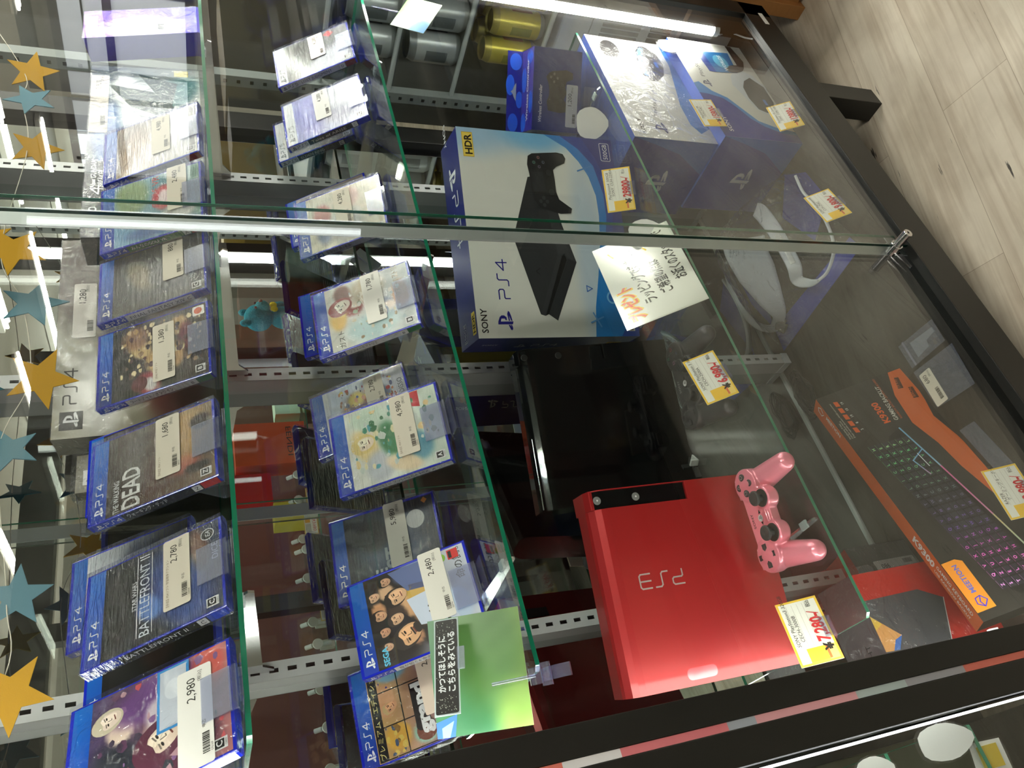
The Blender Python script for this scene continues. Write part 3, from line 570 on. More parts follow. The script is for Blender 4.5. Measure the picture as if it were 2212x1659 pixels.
# middle shelf, rear row
ZR = S2+.0095
G('comic panel cover game with big white block letters grand theft, next to the left post', .2503, 1.0294, ZR, 9.7, 29.5, 'PS4', (200, 160, 90), (150, 110, 150),
  [(.2, .78, .14, .12, 0, (220, 170, 70), .3), (.6, .85, .18, .1, 0, (206, 150, 110), .4), (.15, .52, .12, .12, 0, (150, 196, 176), .3), (.2, .5, .07, .07, 0, (110, 60, 44), .4), (.15, .25, .14, .12, 0, (170, 110, 190), .3), (.5, .12, .2, .1, 0, (230, 180, 140), .4), (.85, .3, .14, .2, 0, (190, 160, 214), .4), (.9, .75, .12, .16, 0, (130, 180, 210), .4)],
  [('grand', .12, .42, .0165, (236, 236, 236), dict(bold=.05, w=.07)), ('theft', .3, .31, .0165, (236, 236, 236), dict(bold=.05, w=.066))], ((26, 24, 26), WHT, 'grand theft'), endcol=(206, 40, 44), rate='Z', price='2,280', wrap=WRAPS, seed=41, labelkw=dict(fx=.02, b=.042, tone=(236, 216, 200)),
  extra=lambda m, f: ([scatter(m, f, .006, .106, .044, .133, 14, [(70, 90, 120), (150, 110, 50), (220, 190, 90)], .002, .007, 2), scatter(m, f, .006, .006, .044, .05, 20, [(90, 80, 150), (206, 120, 160), (60, 90, 140), (220, 160, 90)], .002, .008, 3), scatter(m, f, .094, .006, .126, .05, 12, [(190, 160, 214), (90, 80, 90), (206, 206, 220)], .002, .007, 4), scatter(m, f, .094, .106, .126, .133, 12, [(130, 180, 210), (90, 80, 150), (206, 160, 120)], .002, .007, 5), m.el(f, .022, .078, .013, .014, (120, 66, 48), 2.4), m.el(f, .03, .084, .007, .007, (40, 34, 34), 2.8), m.el(f, .028, .071, .005, .006, (60, 44, 40), 2.8), face(m, f, .068, .024, .014, 30, (236, 190, 150), (226, 196, 110), 2.4, False, 1.3), face(m, f, .068, .120, .010, 20, (206, 150, 112), (200, 170, 120), 2.4, False, .9)] + [m.tx(f, 'プレミアム・エディション', .006, CH-.0335, .0062, (226, 206, 120), 4, w=.12), m.q(f, .003, CH-.0355, CW-.007, CH-.0245, (20, 20, 22), 3)] + [m.q(f, a, .004, a+.0016, CH-.036, (20, 18, 20), 2) for a in (.003, .044, .09, .127)] + [m.q(f, .003, b, CW-.007, b+.0016, (20, 18, 20), 2) for b in (.004, .052, .104, .134)] +
                      [m.q(f, .014, .0695, .088, .0905, (24, 22, 24), 2), m.q(f, .038, .05, .108, .0715, (24, 22, 24), 2)]))
G('dark blue game with large grey letters EST and a round white sticker priced 5,980', .4623, 1.0425, ZR, -4.2, 31.8, 'PS4', (24, 34, 50), (30, 44, 66),
  [(.5, .5, .4, .3, 20, (50, 74, 106), .9), (.7, .7, .2, .2, 0, (20, 26, 36), .7), (.75, .3, .14, .2, 0, (90, 104, 120), .9)], [('E', .2, .52, .018, (170, 178, 184), dict(bold=.03)), ('ST', .26, .39, .022, (150, 160, 168), dict(bold=.03))], ((24, 26, 34), WHT, ''), endcol=(214, 130, 60), rate='C', price='5,980', wrap=WRAP, seed=42,
  labelkw=dict(fx=.016, b=.048, tone=(208, 204, 196)), extra=lambda m, f: (m.el(f, .098, .034, .0145, .0145, (206, 208, 208), 3), m.pl(f, [(.118, .016), (.123, .011), (.128, .016), (.123, .021)], (226, 140, 60), 4)))
G('white game with a crowd of cartoon pirates priced 2,780, in shrink wrap', .7201, 1.0428, ZR, 7.6, 30.3, 'PS4', (196, 206, 222), (206, 208, 214),
  [(.5, .55, .3, .22, 10, (130, 96, 76), .7), (.3, .3, .14, .12, 0, (196, 120, 84), .5), (.62, .3, .14, .12, 0, (110, 120, 140), .6), (.5, .75, .1, .08, 0, (150, 120, 110), .6), (.2, .5, .1, .1, 0, (240, 238, 236), .5), (.7, .6, .12, .1, 0, (206, 180, 70), .6)],
  [('DISSO', .5, .045, .009, (70, 70, 76), {})], ((16, 60, 180), WHT, ''), endcol=(214, 120, 60), rate='B', price='2,780', wrap=WRAP, seed=43, noise=20, labelkw=dict(fx=.022, b=.04, lw=.07), extra=lambda m, f: (scatter(m, f, .02, .02, .12, .12, 110, [(150, 96, 60), (206, 140, 90), (90, 100, 130), (70, 60, 60), (220, 200, 90), (170, 60, 50), (226, 226, 226)], .0015, .007, 8)) or m.q(f, .003, CH-.033, CW-.007, CH-.0245, (206, 210, 216), 3))
G('dark blue game standing right behind the watercolour anime game', .9128, 1.0345, ZR, -5.9, 31, 'PS4', (40, 44, 60), (36, 38, 48), [(.5, .5, .3, .3, 0, (96, 84, 76), .8)], spine=((20, 30, 80), WHT, ''), wrap=None, seed=44, small=True)
G('grey and red game standing behind the tan anime game', 1.1766, 1.0261, ZR, 3.7, 31.4, 'PS4', (170, 164, 160), (150, 140, 136), [(.6, .6, .3, .12, 10, (96, 84, 90), .7), (.8, .85, .1, .1, 0, (60, 60, 66), .5)], spine=((20, 30, 80), WHT, ''), wrap=None, seed=45, small=True)
G('second PS5 game with dark spine, just left of the lavender PS5 game', 1.4309, 1.0381, ZR, 2.8, 30.2, 'PS5', (96, 96, 100), (80, 80, 84), [(.5, .5, .4, .3, 0, (130, 130, 134), .8)], spine=((44, 42, 44), (206, 200, 190), 'ELDEN RING'), endcol=(20, 30, 120), rate='C', seed=46, small=True)
for (x, y, yaw, ln, nm, rr_) in [(.3416, .9423, 8.2, 29.6, 'cover with eight men', None), (.5781, .9139, -1.1, 31.9, 'white and green anime game', None), (.8207, .9105, -.9, 32, 'watercolour anime game', None), (1.0771, .953, -4.7, 33, 'tan anime game', None),
                                (1.3482, .926, 1, 32.5, 'lavender PS5 game', None), (1.528, .9216, 1.5, 31.5, 'black and white PS5 game', None)]:
    stand('clear folded stand under the %s on the middle shelf' % nm, x, y, S2, yaw, ln, rr_, .056)

# ---------------------------------------------------------------- consoles
def slab_console(label, x, y, z, yaw, lean, body_mat, strip_mat, red):
    t = thing('game_console', label, 'game console', (x, y, z), yaw, lean)
    H, Wd, T = .29, .29, .062
    # cross-section (y,z) of the domed slab: the face rolls back towards the top edge
    def sec(z0, z1):
        p = []
        if z1 > .28: p = [(.0, z0), (.0, .262), (.002, .272), (.007, .281), (.016, .288), (.022, .290), (T-.012, .290), (T-.003, .283), (T, .27), (T, z0)]
        else: p = [(.0, z0), (.0, z1), (T, z1), (T, z0)]
        return p
    m = MB(); m.prism(sec(.0, .29), 'x', -.145, .1165, sm=False); m.prism(sec(.0, .126), 'x', .1165, .145); m.prism([(.006, .126), (.006, .286), (.02, .29), (T-.004, .29), (T, .28), (T, .126)], 'x', .1165, .145)
    m.prism([(0, .126), (0, .27), (.006, .283), (.006, .126)], 'x', .1435, .145)
    m.build('shell', body_mat, t, .0012)
    m = MB().prism([(.0035, .1275), (.0035, .272), (.0075, .286), (.0085, .286), (.0085, .1275)], 'x', .1168, .1432)
    stp = m.build('control_strip', strip_mat, t)
    f = F((-.145, .0033, 0), (1, 0, 0), (0, 0, 1))
    for a, b, n in ((.2745, .2757, 'power_button'), (.2745, .2115, 'eject_button')):
        mm = MB().lathe([(.0062, 0), (.0062, .0008), (.0056, .0012)], 24, ((120, 122, 120) if red else (20, 20, 20)), Mx=Matrix.Translation((a-.145, .0034, b)) @ Matrix.Rotation(R(90), 4, 'X'))
        g = F((a-.145, .0021, b), (0, 0, 1), (-1, 0, 0))
        mm.el(g, 0, 0, .0014, .0014, (235, 235, 235) if red else (30, 30, 30), 1)
        mm.build(n, PLAIN, stp)
    return t, MB, F((-.145, 0, 0), (1, 0, 0), (0, 0, 1))
red, _, f = slab_console('pearl red slim console standing on end with silver PS3 letters', .3108, .9628, S3, -14.2, 2.95, REDM, GLOSSB, True)
m = MB(); g = f.sub(.160, .166, 90); wordmark(m, g, 'PS3', 0, 0, .0205, .0022, (206, 186, 186), 2); m.build('silver_lettering', mat('silver_print', (214, 200, 200), .3, metal=.6), red)
m = MB(); f2 = f.sub(0, 0, 0, 1); m.rr(f2, .0075, .146, .0235, .195, .007, (196, 44, 52), 1); m.build('recess_reflection', mat('pearl_red_reflection', (228, 84, 92), .2, metal=.3, coat=.6), red)  # flat pill in lighter red paints the reflection inside the recess
bk = MB(); gb = F((.145, .0622, 0), (-1, 0, 0), (0, 0, 1))
bk.q(gb, .03, .20, .05, .27, (24, 22, 24), 2); bk.q(gb, .12, .04, .19, .07, (40, 34, 36), 2); bk.build('underside_marks', PAPER, red)
blk, _, f = slab_console('gloss black slim console standing behind the red one', .635, 1.030, S3, -16, 7.5, GLOSSB, GLOSSB, False)
MB().sweep([(-.143, .006, .287), (-.02, .006, .2865)], .0012, 6).build('chrome_trim', CHROME, blk)

def controller(label, x, y, z, yaw, body, lettering, sym, lean=0):
    t = thing('game_controller', label, 'game controller', (x, y, z), yaw, lean)
    m = MB()
    def cap(p, q, r0, r1, sx=1.0):
        p, q = Vector(p), Vector(q); d = q-p; L = d.length; rot = d.to_track_quat('Z', 'Y').to_matrix().to_4x4()
        prof = [(r0*math.cos(a), -r0*math.sin(a)) for a in [R(k) for k in (88, 66, 44, 22, 0)]]+[(r1*math.cos(a), L+r1*math.sin(a)) for a in [R(k) for k in (0, 22, 44, 66, 88)]]
        m.lathe(prof, 24, Mx=Matrix.Translation(p) @ rot @ Matrix.Diagonal((sx, 1, 1, 1)))
    for s in (-1, 1):
        cap((s*.0545, .021, .030), (s*.0665, -.046, .018), .0215, .0155)       # grip
        cap((s*.0545, .024, .034), (s*.0545, .010, .034), .0185, .019)
        m.lathe([(.024, 0), (.0255, .004), (.0255, .017), (.0245, .0195), (.018, .0205)], 32, at=(s*.0545, .018, .029))  # button disc
        m.lathe([(.0150, 0), (.0172, .004), (.0172, .018), (.0160, .0205), (.012, .021)], 32, at=(s*.0262, -.0085, .0275))  # stick pod
        m.box(s*.0545-.016, s*.0545+.016, .03, .046, .022, .044)
    m.box(-.045, .045, -.006, .036, .026, .0472); m.box(-.022, .022, -.012, .01, .028, .043)
    o = m.build('shell', body, t)
    rm = o.modifiers.new('r', 'REMESH'); rm.mode = 'VOXEL'; rm.voxel_size = .0013; rm.use_smooth_shade = True
    sm = o.modifiers.new('s', 'SMOOTH'); sm.factor = .5; sm.iterations = 5
    o.parent = None; bpy.context.view_layer.update()
    me = bpy.data.meshes.new_from_object(o.evaluated_get(bpy.context.evaluated_depsgraph_get())); bpy.data.objects.remove(o)
    me.name = 'shell'; me.materials.clear(); me.materials.append(body)
    for p in me.polygons: p.use_smooth = True
    sh = bpy.data.objects.new('shell', me); COL.objects.link(sh); sh.parent = t
    top = F((0, 0, .0485), (1, 0, 0), (0, 1, 0))
    for s in (-1, 1):
        st_ = MB().lathe([(.0138, 0), (.0130, .0015), (.0, .0015)], 28, (12, 12, 12), at=(s*.0262, -.0085, .0478)).build('stick_well', DARK, t)
        MB().lathe([(.0055, 0), (.005, .008), (.0085, .0095), (.0112, .011), (.0112, .0135), (.0095, .0148), (.0, .0140)], 28, (50, 52, 54), at=(s*.0262, -.0085, .0485)).build('thumb_stick', RUBBER, t)
        MB().box(s*.0545-.0125, s*.0545+.0125, .046, .051, .030, .040, (30, 30, 32)).build('shoulder_button', RUBBER, t, .002)
        for a in range(4):
            c = Vector((s*.0545+.0125*math.cos(R(90*a)), .018+.0125*math.sin(R(90*a)), .0487))
            if s > 0:
                b = MB().lathe([(.0058, 0), (.0056, .0022), (.0046, .003)], 20, (34, 36, 38), at=c)
                gg = F((c.x, c.y, c.z+.0031), (1, 0, 0), (0, 1, 0)); q = sym[a]
                if a == 0: b.el(gg, 0, 0, .0031, .0031, q, 1); b.el(gg, 0, 0, .0025, .0025, (34, 36, 38), 2)
                if a == 1: b.st(gg, [(-.0028, -.0017), (.0028, -.0017), (0, .003), (-.0028, -.0017)], .0005, q, 1)
                if a == 2: b.st(gg, [(-.0023, -.0023), (.0023, -.0023), (.0023, .0023), (-.0023, .0023), (-.0023, -.0023)], .0005, q, 1)
                if a == 3: b.st(gg, [(-.0023, -.0023), (.0023, .0023)], .0005, q, 1); b.st(gg, [(-.0023, .0023), (.0023, -.0023)], .0005, q, 1)
                b.build('action_button', PLAIN, t)
            else:
                gg = F(c, (math.cos(R(90*a)), math.sin(R(90*a)), 0), (-math.sin(R(90*a)), math.cos(R(90*a)), 0))
                p = [(-.006, 0), (-.002, -.0042), (.0055, -.0042), (.0055, .0042), (-.002, .0042)]
                b = MB(); v = [gg(*q, 0) for q in p]+[gg(q[0]*.9, q[1]*.9, 0)+Vector((0, 0, .0026)) for q in p]
                b.add(v, [(0, 1, 6, 5), (1, 2, 7, 6), (2, 3, 8, 7), (3, 4, 9, 8), (4, 0, 5, 9), (5, 6, 7, 8, 9)], (36, 38, 40)).build('direction_button', PLAIN, t)
    tp = F((0, 0, .0474), (1, 0, 0), (0, 1, 0))
    mk = MB().tx(tp, 'SONY', 0, .024, .0052, lettering, 2, al='C', w=.023, bold=.01).pl(tp, [(-.011, .007), (-.006, .0095), (-.006, .0045)], (26, 26, 28), 3).q(tp, -.0145, .0055, -.0125, .0095, (26, 26, 28), 3)
    mk.pl(tp, [(.007, .0095), (.013, .007), (.007, .0045)], (26, 26, 28), 3).el(tp, 0, .008, .0053, .0053, (205, 205, 205), 4); pslogo(mk, tp, -.003, .0045, .0062, (90, 90, 92), 5)
    mk.build('printed_marks', PAPER, t)
    return t
gsym = [(180, 180, 180)]*4
controller('pearl pink game controller lying in front of the red console', .362, .893, S3-.0025, -9.5, PINK, (80, 40, 50), gsym)
controller('black game controller lying in front of the black console', .632, .925, S3-.0025, -13, BLKC, (140, 140, 142), [(190, 70, 80), (60, 160, 120), (190, 120, 170), (140, 150, 200)])

def carton(name, label, cat, x, y, z, yaw, lean, w, h, d, cols, **kw):
    """printed carton: cols = front, top, left, right, back"""
    t = thing(name, label, cat, (x, y, z), yaw, lean, 0, kw.get('group'))
    m = MB(); hw = w/2
    v = [(-hw, 0, 0), (hw, 0, 0), (hw, d, 0), (-hw, d, 0), (-hw, 0, h), (hw, 0, h), (hw, d, h), (-hw, d, h)]
    for fc, c in zip([(0, 1, 5, 4), (4, 5, 6, 7), (3, 0, 4, 7), (1, 2, 6, 5), (2, 3, 7, 6), (3, 2, 1, 0)], list(cols)+[cols[4]]): m.add(v, [fc], c)
    m.build('carton', CARTON, t, .0006)
    return t, F((-hw, 0, 0), (1, 0, 0), (0, 0, 1)), F((-hw, 0, h), (1, 0, 0), (0, 1, 0)), F((-hw, d, 0), (0, -1, 0), (0, 0, 1)), F((hw, d, 0), (-1, 0, 0), (0, 0, 1))
NAVY = (22, 34, 112)
# big white and blue console box
t, f, ft, fl, fb = carton('console_box', 'large white and blue PS4 console box on the lower shelf', 'box', 1.0265, .9709, S3, -23.06, 0, .421, .338, .100, [(214, 216, 214), NAVY, NAVY, NAVY, NAVY])
m = MB()
m.art(f, .0, .0, .421, .338, (218, 219, 214), (216, 218, 214), [(1.04, .95, .16, .4, 0, (160, 192, 220), .9), (1.03, .5, .12, .24, 0, (120, 180, 224), .8), (.3, .24, .6, .10, 0, (190, 206, 220), .9)], 1, 3, 40, 34, .5)
wave = [(0, .0968), (.0593, .0889), (.1237, .0735), (.19, .060), (.2508, .053), (.2946, .0534), (.3378, .065), (.367, .0823), (.3952, .1069), (.421, .1526)]
m.pl(f, [(0, 0), (.421, 0)]+wave[::-1], (24, 120, 196), 1)
m.pl(f, [(.08, 0), (.421, 0), (.421, .118), (.395, .08), (.36, .05), (.3, .036), (.25, .036), (.2, .046), (.14, .03)], (20, 52, 142), 2)
m.pl(f, [(0, 0), (.06, 0), (.0, .04)], (20, 58, 150), 2)
m.pl(f, [(.12, 0), (.421, 0), (.421, .07), (.38, .045), (.32, .02), (.25, .022), (.2, .03)], (22, 40, 124), 3)
for (a, b, kind, c, s) in ((.0973, .0971, 0, (60, 110, 190), .012), (.0792, .0502, 1, (120, 180, 226), .013), (.034, .0894, 2, (90, 150, 214), .014), (.3526, .0718, 2, (60, 130, 200), .016), (.3343, .0288, 1, (40, 90, 180), .008)):
    if kind == 0: m.st(f, [(a-s/2, b+s/2), (a+s/2, b+s/2), (a, b-s/2), (a-s/2, b+s/2)], .0018, c, 4)
    if kind == 1: m.el(f, a, b, s, s*.9, c, 4); m.el(f, a, b, s*.72, s*.62, (24, 100, 180), 5)
    if kind == 2: m.st(f, [(a-s, b-s*.5), (a+s, b+s*.5)], .003, c, 4); m.st(f, [(a-s*.4, b+s), (a+s*.4, b-s)], .003, c, 4)
m.build('front_print', CARTON, t)
m = MB()
top = [(.3256, .2001), (.1976, .2455), (.0453, .2083), (.0423, .1995), (.1627, .1481), (.2501, .150)]
m.pl(f, [(.0327, .1742), (.1512, .118), (.2286, .139), (.335, .16), (.3256, .2001), (.1976, .2455), (.0453, .2083), (.0423, .1995), (.0455, .1918)], (52, 54, 58), 2)
m.pl(f, [(.1976, .2455), (.3256, .2001), (.25, .165), (.165, .157), (.0453, .2083)], (44, 46, 50), 3)
m.pl(f, [(.0455, .1918), (.0423, .1985), (.163, .148), (.168, .142), (.155, .139)], (14, 14, 16), 4)
m.pl(f, [(.0327, .1742), (.1512, .118), (.158, .136), (.0455, .1905)], (38, 40, 44), 3)
m.pl(f, [(.168, .155), (.24, .165), (.235, .145), (.16, .130), (.152, .118), (.163, .142)], (58, 60, 64), 4)
m.st(f, [(.125, .2), (.131, .207), (.137, .198)], .002, (20, 20, 22), 4)
pad = [(.3708, .1941), (.3768, .1848), (.3832, .13), (.3806, .1162), (.3708, .1115), (.3603, .1156), (.3517, .1345), (.3442, .1425), (.3209, .1416), (.2976, .1421), (.2814, .1375), (.2634, .112), (.2533, .1153), (.251, .1383), (.262, .1811), (.2805, .1929), (.3065, .1945), (.3327, .1955), (.3524, .1979)]
m.pl(f, pad, (34, 35, 38), 6); m.pl(f, [(.296, .19), (.338, .193), (.338, .166), (.298, .164)], (46, 48, 52), 7)
for a, b in ((.3372, .1533), (.2961, .1521)): m.el(f, a, b, .0095, .0085, (20, 20, 22), 8); m.el(f, a, b, .007, .0062, (52, 54, 56), 9)
for (a, b), c in zip(((.3687, .1721), (.3576, .1829), (.3487, .1721), (.359, .1624)), ((190, 120, 120), (90, 160, 140), (150, 120, 160), (120, 130, 160))): m.el(f, a, b, .0042, .004, (62, 64, 66), 8); m.el(f, a, b, .0028, .0026, c, 9); m.el(f, a, b, .0021, .0019, (50, 52, 54), 10)
for a, b in ((.2755, .178), (.2755, .164), (.268, .171), (.283, .171)): m.el(f, a, b, .0042, .0038, (58, 60, 62), 8)
m.build('console_picture', CARTON, t)
m = MB()
m.tx(f, 'SONY', .0101, .3175, .0128, (20, 20, 24), 2, w=.047, bold=.015); pslogo(m, f, .0150, .2660, .031, (28, 24, 130), 2); wordmark(m, f, 'PS4', .0760, .2668, .0215, .0024, (28, 24, 130), 2)
m.q(f, .3600, .306, .4115, .328, (206, 168, 40), 2); m.q(f, .3612, .307, .4100, .327, (232, 204, 90), 3); m.tx(f, 'HDR', .386, .3095, .0145, (30, 26, 20), 4, al='C', w=.042, bold=.03)
m.rr(f, .3722, .0077, .4120, .0302, .003, WHT, 6); m.rr(f, .3732, .0087, .4110, .0292, .0025, (22, 40, 124), 7); m.tx(f, '500GB', .3925, .0135, .0105, WHT, 8, al='C', w=.033)
m.q(f, .0105, .009, .0235, .022, (225, 225, 225), 5); m.q(f, .012, .0125, .022, .021, (20, 20, 20), 6); m.tx(f, 'A', .017, .0135, .0065, WHT, 7, al='C')
m.tx(ft, 'SONY', .41, .075, .014, WHT, 2, al='R', rot=180, w=.05); wordmark(m, ft.sub(.30, .058, 180), 'PS4', 0, -.0, .030, .0034, WHT, 2); pslogo(m, ft.sub(.36, .062, 180), 0, -.004, .040, WHT, 2)
m.q(ft, .012, .008, .055, .026, (232, 204, 90), 2); m.tx(ft, 'HDR', .0335, .011, .012, (30, 26, 20), 3, al='C', w=.036, bold=.03); m.rr(ft, .008, .06, .045, .078, .002, WHT, 2); m.rr(ft, .009, .061, .044, .077, .002, NAVY, 3); m.tx(ft, '500GB', .0265, .0645, .009, WHT, 4, al='C')
m.tx(fl, 'SONY', .048, .315, .0075, WHT, 2, rot=-90, w=.032); g = fl.sub(.035, .245, -90); pslogo(m, g, 0, -.002, .02, WHT, 2); wordmark(m, fl.sub(.039, .21, -90), 'PS4', 0, 0, .015, .0018, WHT, 2); m.q(fl, .045, .02, .06, .05, (206, 168, 40), 2); m.tx(fl, 'HDR', .049, .045, .009, NAVY, 3, rot=-90)
bf = fb; m.q(bf, .25, .08, .40, .31, (226, 200, 60), 1); m.rr(bf, .06, .05, .20, .17, .004, (214, 216, 216), 2); m.rr(bf, .06, .19, .20, .31, .004, (206, 210, 214), 2)
pslogo(m, bf, .26, .04, .04, WHT, 3); wordmark(m, bf, 'PS4', .32, .045, .028, .003, WHT, 3); m.tx(bf, 'SONY', .02, .02, .012, WHT, 3)
for i in range(10): m.q(bf, .07, .062+i*.010, .12+.06*((i*7) % 5)/5, .0645+i*.010, (90, 90, 100), 3)
m.build('lettering', PAPER, t)

# small blue controller box with hang tab
t, f, ft, fl, fb = carton('controller_box', 'blue wireless controller box with hang tab priced 1,200', 'box', 1.4062, .9085, S3, -45.6, 0, .1723, .1155, .062, [(24, 50, 126), (56, 40, 150), (24, 50, 126), (24, 50, 126), (20, 44, 120)])
m = MB(); m.add([(-.086, .0622, .1155), (.086, .0622, .1155), (.086, .0640, .151), (-.086, .0640, .151)], [(0, 1, 2, 3)], (14, 26, 140)); hang = F((-.086, .0622, .1155), (1, 0, 0), (0, .05, 1))
for a, b, ra, rb in ((.02, .02, .02, .012), (.07, .006, .018, .008), (.1, .028, .022, .010), (.15, .016, .018, .014)): m.el(hang, a, b, ra, rb, (30, 96, 226), 1)
m.pl(hang, [(.066, .014), (.106, .014), (.098, .019), (.09, .022), (.086, .027), (.082, .022), (.074, .019)], (150, 160, 170), 2)
m.build('hang_tab', CARTON, t)
m = MB()
for a, b, ra, rb in ((.02, .05, .02, .014), (.06, .012, .024, .010), (.11, .05, .026, .013), (.155, .02, .014, .016)): m.el(ft, a, b, ra, rb, (34, 100, 228), 1)
m.tx(ft, 'Wireless Controller', .086, .026, .009, WHT, 2, al='C', w=.13, bold=.03); m.tx(f, 'Wireless Controller', .0177, .094, .0075, WHT, 2, w=.078, shear=.2, bold=.02)
cp = [(.1129, .085), (.122, .078), (.1258, .0706), (.1311, .0368), (.1262, .0212), (.1132, .0206), (.1068, .0356), (.095, .0388), (.0823, .0343), (.0685, .0413), (.0580, .031), (.0531, .026), (.0440, .0288), (.0400, .05), (.0430, .0784), (.0613, .082), (.0782, .0759), (.0974, .0787)]
m.pl(f, cp, (46, 42, 40), 2); m.q(f, .072, .055, .1, .077, (64, 60, 58), 3)
for a, b in ((.066, .048), (.1, .046)): m.el(f, a, b, .007, .006, (24, 22, 22), 4); m.el(f, a, b, .005, .0042, (66, 62, 60), 5)
for a, b in ((.113, .074), (.12, .066), (.112, .058), (.104, .066)): m.el(f, a, b, .003, .0027, (120, 116, 112), 4)
m.build('front_print', CARTON, t)
lb = F((-.0861, -.0004, 0), (1, 0, 0), (0, 0, 1)); m = MB().rr(lb, .0115, .0075, .1015, .0355, .003, (222, 224, 224), 3)
m.tx(lb, '1,200', .083, .022, .0095, INK, 4, al='R'); m.tx(lb, '[税込]', .096, .020, .0035, INK, 4, al='R'); barcode(m, lb, .02, .012, .02, .007, 5, 4); m.build('price_label', PAPER, t)
MB().box(-.0872, .0872, -.0012, .0635, 0.0004, .1165).build('plastic_bag', WRAPS, t)

# two headset boxes, one on the other
VB = (30, 42, 140)
def vr(label, x, y, z, yaw, w, h, wavepts, pic):
    t, f, ft, fl, fb = carton('headset_box', label, 'box', x, y, z, yaw, 0, w, h, .205, [(206, 206, 198), (60, 96, 190), VB, VB, VB], group='white and blue headset boxes')
    m = MB(); m.art(f, 0, 0, w, h, (214, 214, 208), (206, 208, 204), [], 1, 2, 8, 8, .5); pic(m, f); m.build('front_print', CARTON, t)
    s = MB(); pslogo(s, fl, .065, .075, .05, (214, 216, 226), 2); s.pl(fl, [(.12, 0), (.205, 0), (.205, .21), (.19, .15), (.17, .08)], (24, 84, 176), 1); s.build('side_print', CARTON, t)
    return t, f
def pic1(m, f):
    m.pl(f, [(.05, 0), (.362, 0), (.362, .012), (.2754, .012), (.1937, .0299), (.1238, .0448), (.0589, .046), (.03, .03)], (40, 120, 196), 1)
    m.el(f, .312, .158, .036, .024, (40, 40, 46), 3, rot=-12); m.pl(f, [(.345, .12), (.3446, .1072), (.3191, .0831), (.2265, .0919), (.22, .12), (.2565, .1373), (.2927, .1529), (.335, .16)], (190, 204, 222), 2)
    m.pl(f, [(.3181, .0877), (.338, .074), (.343, .057), (.3172, .0328), (.2756, .0281), (.2338, .0433), (.2066, .07), (.2066, .085), (.2265, .1019), (.27, .1)], (40, 42, 52), 4)
    m.pl(f, [(.225, .098), (.27, .096), (.318, .084), (.336, .07), (.33, .064), (.28, .084), (.222, .088)], (90, 150, 222), 5); m.q(f, .262, .045, .282, .053, (60, 110, 190), 5)
    g = f.sub(.0718, .1244, -17); m.tx(g, 'PlayStation VR', .0, 0, .0095, (84, 88, 100), 2, w=.12)
    m.tx(f, 'SONY', .016, .172, .0105, (40, 42, 46), 2, w=.048, bold=.015); pslogo(m, f, .020, .115, .030, (50, 54, 120), 2)
    m.q(f, .11, .108, .19, .1095, (160, 160, 160), 2)
def pic2(m, f):
    m.pl(f, [(.185, .21), (.1922, .1935), (.1618, .1711), (.1419, .1375), (.1039, .1128), (.0663, .0883), (.0478, .0455), (.04, 0), (0, 0), (0, .21)], (44, 128, 200), 1)
    m.pl(f, [(.15, .21), (.1481, .1858), (.138, .1518), (.1123, .1302), (.0718, .1071), (.0478, .0801), (.03, .04), (.028, 0), (0, 0), (0, .21)], VB, 2)
    m.pl(f, [(.2289, .0875), (.1974, .0981), (.1643, .0875), (.1103, .0704), (.0943, .0553), (.0989, .02), (.2, -.0), (.2441, .0172), (.2585, .0415), (.249, .0698)], (196, 204, 212), 3)
    m.pl(f, [(.2168, .0552), (.1905, .0703), (.15, .074), (.1103, .0654), (.1, .045), (.108, .0244), (.1428, .0066), (.2015, .0059), (.2331, .0312)], (44, 46, 52), 4); m.q(f, .13, .028, .15, .036, (50, 110, 190), 5)
    m.el(f, .262, .06, .014, .03, (60, 60, 66), 5, rot=20)
    m.pl(f, [(.3186, .1287), (.3273, .0506), (.2461, .0589), (.2391, .1226)], (30, 110, 170), 4); m.pl(f, [(.3186, .1287), (.316, .1487), (.2391, .142), (.2391, .1226)], (20, 60, 150), 4); m.el(f, .285, .09, .026, .02, (90, 170, 206), 5); m.tx(f, 'WORLDS', .25, .082, .010, WHT, 6, w=.06, bold=.02)
    m.pl(f, [(.3616-.004, .0453), (.357, .0288), (.2971, .018), (.2675, .0306), (.27, .0459)], (54, 54, 58), 6); m.tx(f, 'PlaySt', .215, .165, .011, (80, 84, 96), 3, w=.05); pslogo(m, f, .178, .160, .022, (60, 62, 110), 3)
    m.tx(f, 'SONY', .0188, .178, .0105, WHT, 3, w=.052, bold=.015)
t2, f2_ = vr('headset box with a game picture, under the other headset box on the case floor', 1.3797, .8344, FL, -.4, .3595, .2095, None, pic2)
t1, f1_ = vr('headset box in clear wrap stacked on top of another headset box', 1.3856, .8605, FL+.21, -.5, .360, .208, None, pic1)
MB().box(-.1815, .1815, -.0016, .2065, .0003, .2096).build('clear_wrap', WRAPS, t1)

